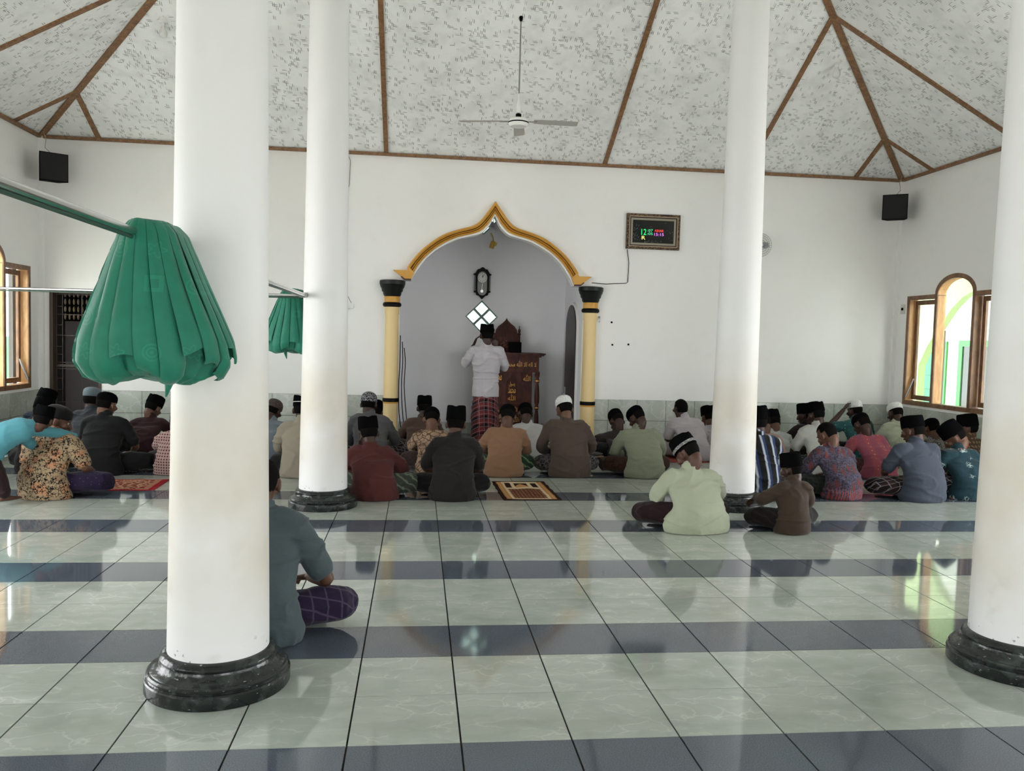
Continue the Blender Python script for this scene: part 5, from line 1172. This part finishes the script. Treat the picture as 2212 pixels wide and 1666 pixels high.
def led():
    x0, x1, z0, z1 = 2.945, 3.672, 2.685, 3.15; f = empty('prayer_time_clock', ((x0+x1)/2, YB, (z0+z1)/2), label='framed digital prayer time display with green and red figures', category='clock')
    w, h = (x1-x0)/2, (z1-z0)/2
    M_of = mat('carved_dark_frame', rough=.5, build=lambda g, b, L: (L(g.mix(g.step(g.noise(g.obj(), 60, 4), .45, .6), c4(srgb(42, 28, 18)), c4(srgb(120, 96, 66))), b.inputs['Base Color']), L(g.bump(g.noise(g.obj(), 60, 4), 1.0, .02), b.inputs['Normal'])))
    mp = lambda a, b, d: (a, -d, b)
    def fr(o, i, d0, d1, nm, m): MB().holed([(-w+o, -h+o), (w-o, -h+o), (w-o, h-o), (-w+o, h-o)], [[(-w+i, -h+i), (w-i, -h+i), (w-i, h-i), (-w+i, h-i)]], mp, d0, d1).obj(nm, m, f)
    fr(0, .032, .0, .045, 'outer_frame', M_of); fr(.032, .040, 0, .050, 'bead', mat('pale_gold', srgb(176, 150, 120), .4)); fr(.040, .056, 0, .040, 'inner_frame', mat('dark_red_brown', srgb(40, 20, 14), .4)); fr(.056, .082, 0, .036, 'mount', mat('grey_linen', srgb(140, 134, 118), .7))
    MB().box((-w+.08, -.03, -h+.08), (w-.08, -.005, h-.08)).obj('screen', mat('black_screen', (.003, .003, .003), .12), f)
    def em(n, c, s_=.8): return mat('led_'+n, (0, 0, 0), .5, emit=(srgb(*c), s_))
    y = -.032; W_, H_ = 2*(w-.08), 2*(h-.08)
    def put(t, m, u, v, tw, th): text_obj('digits', t, .1, m, f, (-w+.08+u*W_, y, h-.08-v*H_), (PI/2, 0, 0), tw*W_, th*H_)
    put('12', em('green', (30, 220, 110)), .275, .52, .12, .26); put(':07', em('green_b', (60, 190, 130)), .425, .445, .13, .11); put(':05', em('green_b', (60, 190, 130)), .425, .585, .13, .11)
    put('ASHAR', em('red', (230, 60, 50)), .64, .445, .22, .11); put('15:15', em('pink', (220, 120, 240)), .64, .605, .23, .12); put('R', em('yellow', (240, 240, 120)), .27, .77, .085, .15)
    k = MB(); random.seed(9)
    for i in range(60):
        u, v = random.choice([(random.uniform(.02, .2), random.uniform(.35, .9)), (random.uniform(.78, .98), random.uniform(.4, .85)), (random.choice((.09, .15, .44, .79)), random.uniform(.1, .4)), (random.uniform(.3, .7), random.uniform(.88, .97))])
        a, b = -w+.08+u*W_, h-.08-v*H_; k.box((a-.0015, y-.0005, b-.003), (a+.0015, y+.001, b+.003))
    o = k.obj('screen_etching', mat('pale_etching', (.35, .35, .36), .5), f); o['kind'] = 'stuff'
    o = MB().tube([(x0+.02, YB-.02, z0-.01), (x0+.035, YB-.012, 2.60), (x0+.05, YB-.012, 2.50), (x0+.045, YB-.012, 2.24), (x0+.02, YB-.012, 2.225), (x0-.15, YB-.012, 2.215), (2.70, YB-.012, 2.205), (2.50, YB-.02, 2.215)], .0045, 6).obj('power_cable', M_blk, None, True)
    tag(o, 'thin black cable running down from the framed display to the right niche column', 'cable')
led()
def wall_fan():
    f = empty('wall_fan', (4.76, YB-.14, 2.79), label='round wall fan mostly hidden behind the far right pillar', category='fan')
    R = Matrix.Rotation(PI/2, 3, 'X')
    for r in (.155, .125, .095, .065):
        MB().tube([(r*math.cos(t), -.03*(1-(r/.155)**2), r*math.sin(t)) for t in [2*PI*i/32 for i in range(33)]], .0028, 6, False).obj('guard_ring', M_steel, f, True)
    k = MB()
    for i in range(30):
        t = 2*PI*i/30; k.tube([(.03*math.cos(t), -.03, .03*math.sin(t)), (.155*math.cos(t), 0, .155*math.sin(t)), (.12*math.cos(t), .06, .12*math.sin(t))], .0012, 4)
    o = k.obj('guard_wires', M_steel, f); o['kind'] = 'stuff'
    for i in range(3):
        a = 2*PI*i/3; k = MB(); k.prism([(.02, -.02), (.07, -.05), (.13, -.02), (.125, .04), (.06, .045), (.02, .02)], lambda p, q, d, a=a: (p*math.cos(a)-q*math.sin(a), d+.02+q*.2, p*math.sin(a)+q*math.cos(a)), 0, .003).obj('blade', mat('grey_fan_blade', (.3, .31, .33), .4), f)
    MB().tube([(0, -.02, 0), (0, .10, 0)], [.028, .05], 20).bar((0, .08, 0), (0, .14, -.10), .05, .04).obj('motor', M_white_pl, f, True)
wall_fan()
def pin(x, z, lab, r=.012, grp=None):
    o = MB().box((-r, -.006, -r), (r, 0, r)).box((-r*.5, -.009, -r*.5), (r*.5, -.006, r*.5)).obj('wall_plug', M_blk, None, loc=(x, YB, z)); tag(o, lab, 'wall plug', grp)
pin(2.79, 1.70, 'upper of the small black plugs on the wall right of the niche'); pin(2.81, 1.40, 'lower left small black plug on the wall right of the niche'); pin(3.03, 1.41, 'lower right small black plug on the wall right of the niche')
o = MB().tube([(0, -.002, .03), (0, -.03, .01), (0, -.03, -.02), (0, -.012, -.035)], .006, 6).ball((0, -.006, .03), .014).obj('wall_hook', M_steel, None, True, (2.62, YB, 1.735)); tag(o, 'small grey hook on the wall beside the right niche column', 'hook')
s_ = empty('socket', (-.655, YB, 1.80), label='white wall socket with a plugged-in adaptor right of the second pillar', category='socket')
MB().box((-.03, -.025, -.02), (.045, 0, .045)).obj('plate', M_white_pl, s_); MB().box((-.075, -.05, -.035), (-.035, -.0, .035)).obj('adaptor', M_blk, s_); MB().box((-.078, -.056, -.03), (-.04, -.05, .025)).obj('adaptor_face', M_white_pl, s_)
o = MB().tube([(-.71, YB-.012, 3.73), (-.68, YB-.012, 3.66), (-.69, YB-.01, 3.35), (-.71, YB-.01, 3.29), (-.705, YB-.01, 2.41), (-.70, YB-.01, 1.96), (-.64, YB-.012, 1.85)], .004, 6).obj('wall_wire', mat('grey_wire', srgb(120, 118, 110), .6), None, True); tag(o, 'thin grey wire running down the wall to the socket by the second pillar', 'cable')
s_ = empty('fan_regulator', (XR, 7.82, 1.99), -PI/2, label='small white switch plate with black knob left of the right window', category='switch')
MB().box((-.045, -.012, -.065), (.045, 0, .065)).obj('plate', mat('ivory_plastic', (.55, .54, .49), .4), s_); MB().box((-.018, -.024, -.015), (.018, -.012, .02)).obj('knob', M_blk, s_)
for i, (dx, l) in enumerate(((0, 'left'), (.025, 'middle'), (.05, 'right'))):
    x = -.005+dx; pts = [(x, YB-.03-.01*i, 1.45-.08*i), (x+.01*i, YB-.03, 1.1), (x-.01+.01*i, YB-.035, .8), (x+.02*i, YB-.05, .45), (x+.03+.02*i, YB-.08, .2), (x+.04*i, YB-.16-.05*i, .012)]
    o = MB().tube([tuple(v) for v in catmull(pts, [1]*len(pts), 4)[0]], .0055, 6).obj('hanging_cable', M_blk, None, True)
    tag(o, 'black cable hanging beside the left niche column, %s of the three' % l, 'cable')
# ---- pendulum clock
def wall_clock():
    c = empty('pendulum_clock', (1.16, NY, 2.26), label='ornate black pendulum wall clock with white dial in the niche', category='clock')
    mp = lambda a, b, d: (a, -d, b)
    half = [(0, -.235), (.03, -.205), (.05, -.185), (.085, -.175), (.095, -.14), (.125, -.13), (.125, -.115), (.10, -.11), (.10, .115), (.13, .125), (.135, .135), (.105, .15), (.09, .18), (.075, .205), (.04, .215), (.02, .235), (0, .24)]
    out = half+[(-a, b) for a, b in reversed(half[1:-1])]
    inn = [(.073*math.cos(t), .095+.085*math.sin(t)) for t in [PI*i/12 for i in range(13)]]+[(.073*math.cos(t), -.095+.085*math.sin(t)) for t in [PI+PI*i/12 for i in range(13)]]
    MB().holed(out, [inn], mp, .0, .055).obj('case', M_blkgl, c)
    MB().prism(inn, mp, .005, .012).obj('backboard', mat('grey_clock_back', (.35, .35, .34), .5), c)
    MB().tube([(0, -.015, .085), (0, -.035, .085)], .072, 36).obj('dial', mat('white_dial', (.75, .74, .70), .4), c, True)
    k = MB()
    for i in range(12):
        t = 2*PI*i/12; k.box((.055*math.sin(t)-.003, -.037, .085+.055*math.cos(t)-.006), (.055*math.sin(t)+.003, -.035, .085+.055*math.cos(t)+.006))
    k.obj('hour_marks', M_blk, c)
    MB().bar((0, -.039, .085), (.003, -.039, .085+.038), .007, .003, (0, 1, 0)).obj('hour_hand', M_blk, c); MB().bar((0, -.041, .085), (.022, -.041, .085+.045), .005, .003, (0, 1, 0)).obj('minute_hand', M_blk, c)
    MB().bar((0, -.03, .0), (-.004, -.03, -.10), .005, .003, (0, 1, 0)).tube([(-.004, -.034, -.115), (-.004, -.026, -.115)], .022, 20).obj('pendulum', mat('silver_pendulum', (.7, .7, .68), .2, metal=1.0), c, True)
    for s in (-1, 1): MB().tube([(s*.115, -.03, -.115), (s*.115, -.03, .12)], .008, 10).obj('side_column', mat('twisted_grey_wood', (.18, .18, .18), .3), c, True)
wall_clock()
# ---- hanging lamp in the niche
lp = empty('chrome_dish_lamp', (1.235, 9.30, 3.08), label='round chrome dish lamp hanging high in the niche under the arch point', category='lamp')
Rt = Matrix.Rotation(.85, 3, 'Y') @ Matrix.Rotation(.35, 3, 'X')
MB().lathe([(.12, .0), (.128, .008), (.124, .02), (.10, .045), (.05, .07), (.02, .078)], n=36, M=Rt).obj('dish', mat('polished_chrome', (.75, .76, .78), .08, metal=1.0), lp, True)
MB().lathe([(.118, .002), (.08, -.012), (.03, -.02)], n=36, M=Rt).obj('diffuser', mat('dark_diffuser', (.10, .10, .11), .15), lp, True)
MB().tube([Rt @ Vector((0, 0, .07)), (.05, .0, .2), (.04, .05, NZ-3.08)], .006, 8).obj('stem', M_steel, lp, True)
lg = empty('gold_lantern', (1.262, 9.28, 2.76), label='small gold fabric lantern hanging below the chrome dish lamp', category='lamp')
Rg = Matrix.Rotation(.25, 3, 'Y')
MB().lathe([(.036, .0), (.034, .06), (.030, .10), (.012, .115)], n=6, M=Rg).obj('shade', mat('gold_fabric', srgb(184, 142, 60), .5), lg)
MB().tube([Rg @ Vector((0, 0, .11)), (.02, 0, .16), (-.01, 0, .22)], .010, 6).prism([(.0, 0), (.05, .02), (.06, .06), (.02, .08)], lambda a, b, d: (.025+a, d, .02+b), -.004, .004).obj('ribbon', mat('yellow_ribbon', srgb(176, 160, 60), .6), lg)
# ================================================================== PULPIT
def pulpit():
    X0 = 1.58; p = empty('pulpit', (X0, 9.0, 0), label='carved mahogany pulpit with gold calligraphy behind the standing man', category='pulpit')
    M_p = M_minbar; M_p2 = mat('mahogany_panel', rough=.5, spec=.2, build=b_wood(srgb(50, 24, 18), srgb(76, 36, 26), (5, 5, 2)))
    MB().box((-.36, 0, 0), (.30, .45, 1.0)).obj('body', M_p, p)
    MB().box((-.41, -.03, .985), (.39, .47, 1.185)).obj('frieze', M_p, p)
    MB().box((-.43, -.05, 1.185), (.42, .49, 1.205)).box((-.455, -.075, 1.205), (.455, .50, 1.222)).box((-.475, -.095, 1.222), (.475, .52, 1.245)).obj('top', M_p, p)
    MB().box((-.42, -.04, .965), (.40, .47, .985)).obj('frieze_moulding', M_p, p)
    for x in (-.20, .22): MB().box((x-.075, -.012, .825), (x+.075, 0, .975-.02)).obj('square_panel', M_p2, p)
    MB().prism([(-.075, .54), (.085, .54), (.085, .82), (.005, .92), (-.075, .82)], lambda a, b, d: (a, -d, b), 0, .010).obj('pointed_panel', M_p2, p)
    MB().box((-.33, -.012, .06), (.28, 0, .49)).obj('lower_panel', M_p2, p); MB().box((-.35, -.018, .495), (.30, 0, .512)).obj('rail', M_p, p)
    for x in (.375, -.40):
        k = MB(); k.lathe([(.030, 0), (.032, .05), (.022, .07), (.026, .12), (.034, .22), (.030, .34), (.020, .42), (.030, .44), (.030, .47), (.022, .49), (.034, .53), (.036, .62), (.028, .75), (.020, .81), (.030, .83), (.030, .86), (.022, .88), (.034, .92), (.034, .967)], (x, -.0, 0), 20)
        c = k.obj('turned_post', M_p, p, True)
        MB().lathe([(.031, .445), (.0315, .465)], (x, 0, 0), 20).lathe([(.031, .833), (.0315, .857)], (x, 0, 0), 20).obj('gold_band', M_goldlt, c, True)
    ALLAH = '\uFDF2'; MHD = '\uFEAA\uFEE4\uFEA4\uFEE3'; RSL = '\uFEDD\uFEEE\uFEB3\uFEAD'; LA = '\uFEFB'; ILAH = '\uFEEA\uFEDF\u0627'; ILLA = '\uFEFB\u0627'
    full = ' '.join([ALLAH, RSL, MHD, ALLAH, ILLA, ILAH, LA])
    def put(t, x, z, w, h, d=-.034): text_obj('calligraphy', t, .1, M_goldlt, p, (x, d, z), (PI/2, 0, 0), w, h, 'gold calligraphy')
    put(full, -.01, 1.085, .72, .115); put(ALLAH, .22, .89, .105, .10, -.014); put(MHD, -.20, .89, .105, .10, -.014)
    put(ALLAH, .005, .60, .11, .09, -.012); put(MHD, .005, .70, .11, .085, -.012); put(RSL, .005, .79, .09, .07, -.012)
    put(full, -.025, .425, .56, .10, -.014); put(' '.join([MHD, ALLAH]), -.025, .29, .30, .09, -.014)
    # high chair back behind the desk
    mp = lambda a, b, d: (a-.055, .40-d, b)
    arch = [(.20, 1.245), (.20, 1.52)]+[(a, b) for a, b in ((.165, 1.53), (.155, 1.58), (.12, 1.63), (.06, 1.675), (.02, 1.715), (0, 1.75))]
    outl = arch+[(-a, b) for a, b in reversed(arch[:-1])]
    MB().prism(outl, mp, 0, .03).obj('chair_back', M_p2, p)
    rimo = arch[2:]+[(-a, b) for a, b in reversed(arch[2:-1])]; rimi = [(a*.88, b-.018) for a, b in rimo]
    MB().prism(rimo+list(reversed(rimi)), mp, .03, .045).obj('arch_rim', M_p, p)
    for i in range(3): MB().prism([(-.13+i*.09, 1.40), (-.05+i*.09, 1.40), (-.05+i*.09, 1.47), (-.13+i*.09, 1.47)], mp, .03, .036).obj('carved_square', M_p, p)
    for s in (-1, 1): MB().lathe([(.016, 1.245), (.016, 1.50), (.024, 1.51), (.024, 1.525), (.014, 1.535), (.022, 1.56), (.018, 1.585), (.006, 1.60), (.005, 1.635), (.001, 1.64)], (-.055+s*.195, .385, 0), 14).obj('finial_post', M_p, p, True)
pulpit()
o = MB().box((1.54, 9.08, 1.262), (1.72, 9.17, 1.40)).box((1.56, 9.07, 1.246), (1.72, 9.19, 1.262)).obj('black_case', M_blk); tag(o, 'black case standing on the carved pulpit', 'case')
vz = empty('flower_vase', (1.475, 9.14, 1.246), label='small dark vase of dried flowers on the carved pulpit', category='vase')
MB().lathe([(.018, 0), (.026, .01), (.022, .05), (.012, .075), (.016, .085)], n=16).obj('vase', M_blkgl, vz, True)
random.seed(12); k = MB()
for i in range(26):
    a = random.uniform(0, 2*PI); r = random.uniform(.0, .045); z = random.uniform(.07, .17); k.ball((r*math.cos(a), r*math.sin(a), z), random.uniform(.006, .011), 6, 4)
    k.bar((0, 0, .06), (r*math.cos(a), r*math.sin(a), z), .002, .002)
o = k.obj('dried_flowers', mat('dried_flower_brown', srgb(96, 66, 48), .8), vz); o['kind'] = 'stuff'
o = MB().lathe([(.016, 0), (.018, .004), (.019, .085), (.017, .088)], n=20).obj('white_cup', M_white_pl, None, True, (1.405, 9.08, 1.246)); tag(o, 'small white cup on the pulpit beside the standing man', 'cup')
# ================================================================== OUTSIDE THE WINDOWS
M_xwall = mat('outside_white_wall', rough=.8, build=b_wall((.70, .71, .69)))
M_xgreen = mat('outside_green_paint', srgb(52, 132, 66), .5); M_xteal = mat('outside_teal_door', srgb(36, 118, 88), .5)
M_xlime = mat('pale_lime_wall', srgb(172, 192, 138), .7); M_ground = mat('outside_concrete', (.42, .41, .38), .85)
MB().box((-16, YF-8, -.25), (20, YF-.16, -.15)).box((XR+.16, YF-.16, -.25), (20, 22, -.15)).box((-16, YF-.16, -.25), (XL-.16, 22, -.15)).box((XL-.16, 10.2, -.25), (XR+.16, 22, -.15)).obj('ground_outside', M_ground, kind='structure')
nb_ = empty('neighbour_building', (9.4, 12, 0), label='white neighbouring building with green doors seen through the right window', category='building')
MB().box((0, -7.5, -.15), (.2, 4, 3.6)).obj('wall', M_xwall, nb_)
dd = empty('door', (0, -1.35, -.1)); dd.parent = nb_
MB().box((-.03, -.06, 0), (0, .06, 1.70)).box((-.03, .74, 0), (0, .86, 1.70)).box((-.03, .06, 1.60), (0, .74, 1.70)).obj('door_frame', M_xgreen, dd)
MB().box((-.015, .06, 0), (0, .74, 1.60)).obj('door_leaf', M_xteal, dd)
for i in range(6): MB().box((-.028, .14, .1+i*.25), (-.015, .66, .1+i*.25+.235)).obj('door_board', M_xteal, dd)
w_ = empty('window', (0, -2.6, .0)); w_.parent = nb_
MB().box((-.03, -.10, .2), (0, .0, 1.62)).box((-.03, .75, .2), (0, .85, 1.62)).box((-.03, 0, 1.52), (0, .75, 1.62)).box((-.03, 0, .2), (0, .75, .28)).obj('frame', M_xgreen, w_)
MB().box((-.012, 0, .28), (0, .75, 1.52)).obj('pane', mat('dark_window_glass', (.04, .05, .045), .08), w_)
w_.location.y = -2.58
pc = empty('verandah', (8.0, 8, 0), label='lime verandah arch outside the right window', category='verandah')
arc = [(1.1, -.15), (1.1, .9)]+[(.75+.0-(-.35)*0, 1.4)][:0]+[(.72, 1.80), (.52, 2.06), (.28, 2.22), (.0, 2.31), (-.35, 2.36), (-.9, 2.36), (-1.3, 2.30), (-1.55, 2.2), (-1.8, 1.98), (-1.95, 1.7), (-2.0, -.15), (-2.15, -.15), (-2.15, 3.4), (1.6, 3.4), (1.6, -.15)]
MB().prism([(1.25, -.15), (1.25, 1.2), (1.05, 1.5), (.75, 1.82), (.50, 2.07), (.27, 2.22), (.0, 2.31), (-.35, 2.36), (-.9, 2.36), (-1.3, 2.30), (-1.6, 2.12), (-1.85, 1.8), (-1.95, 1.4), (-1.95, -.15), (-2.15, -.15), (-2.15, 3.3), (1.6, 3.3), (1.6, -.15)], lambda a, b, d: (d, a, b), 0, .12).obj('arch_wall', M_xlime, pc)
MB().box((-.98, -3.0, 3.3), (1.38, 5.5, 3.4)).obj('verandah_roof', M_xlime, pc)
MB().box((-.02, .70, -.15), (.06, .76, 1.74)).obj('dark_post', mat('grey_post', (.16, .15, .14), .7), pc)
lf = empty('left_fence', (-7.2, 8, 0), label='green board fence outside the left window', category='fence')
for i in range(24): MB().box((0, 1.0+i*.3, -.15), (.03, 1.0+i*.3+.285, 1.25)).obj('board', M_xgreen, lf)
for z in (.2, .95): MB().box((.03, 1.0, z), (.06, 8.2, z+.07)).obj('rail', M_xgreen, lf)
lh_ = empty('white_house', (-9.5, 12, 0), label='white house with a grey roof edge seen through the left window', category='house')
MB().box((0, -6, -.15), (.2, 5, 2.3)).obj('wall', M_xwall, lh_)
MB().add([(-.2, -6.2, 2.3), (1.0, -6.2, 2.05), (1.0, 5.2, 2.05), (-.2, 5.2, 2.3), (-.2, -6.2, 2.42), (1.0, -6.2, 2.15), (1.0, 5.2, 2.15), (-.2, 5.2, 2.42)], [(0, 3, 2, 1), (4, 5, 6, 7), (0, 1, 5, 4), (1, 2, 6, 5), (2, 3, 7, 6), (3, 0, 4, 7)]).obj('roof', mat('grey_roof_sheet', (.3, .31, .32), .6), lh_)
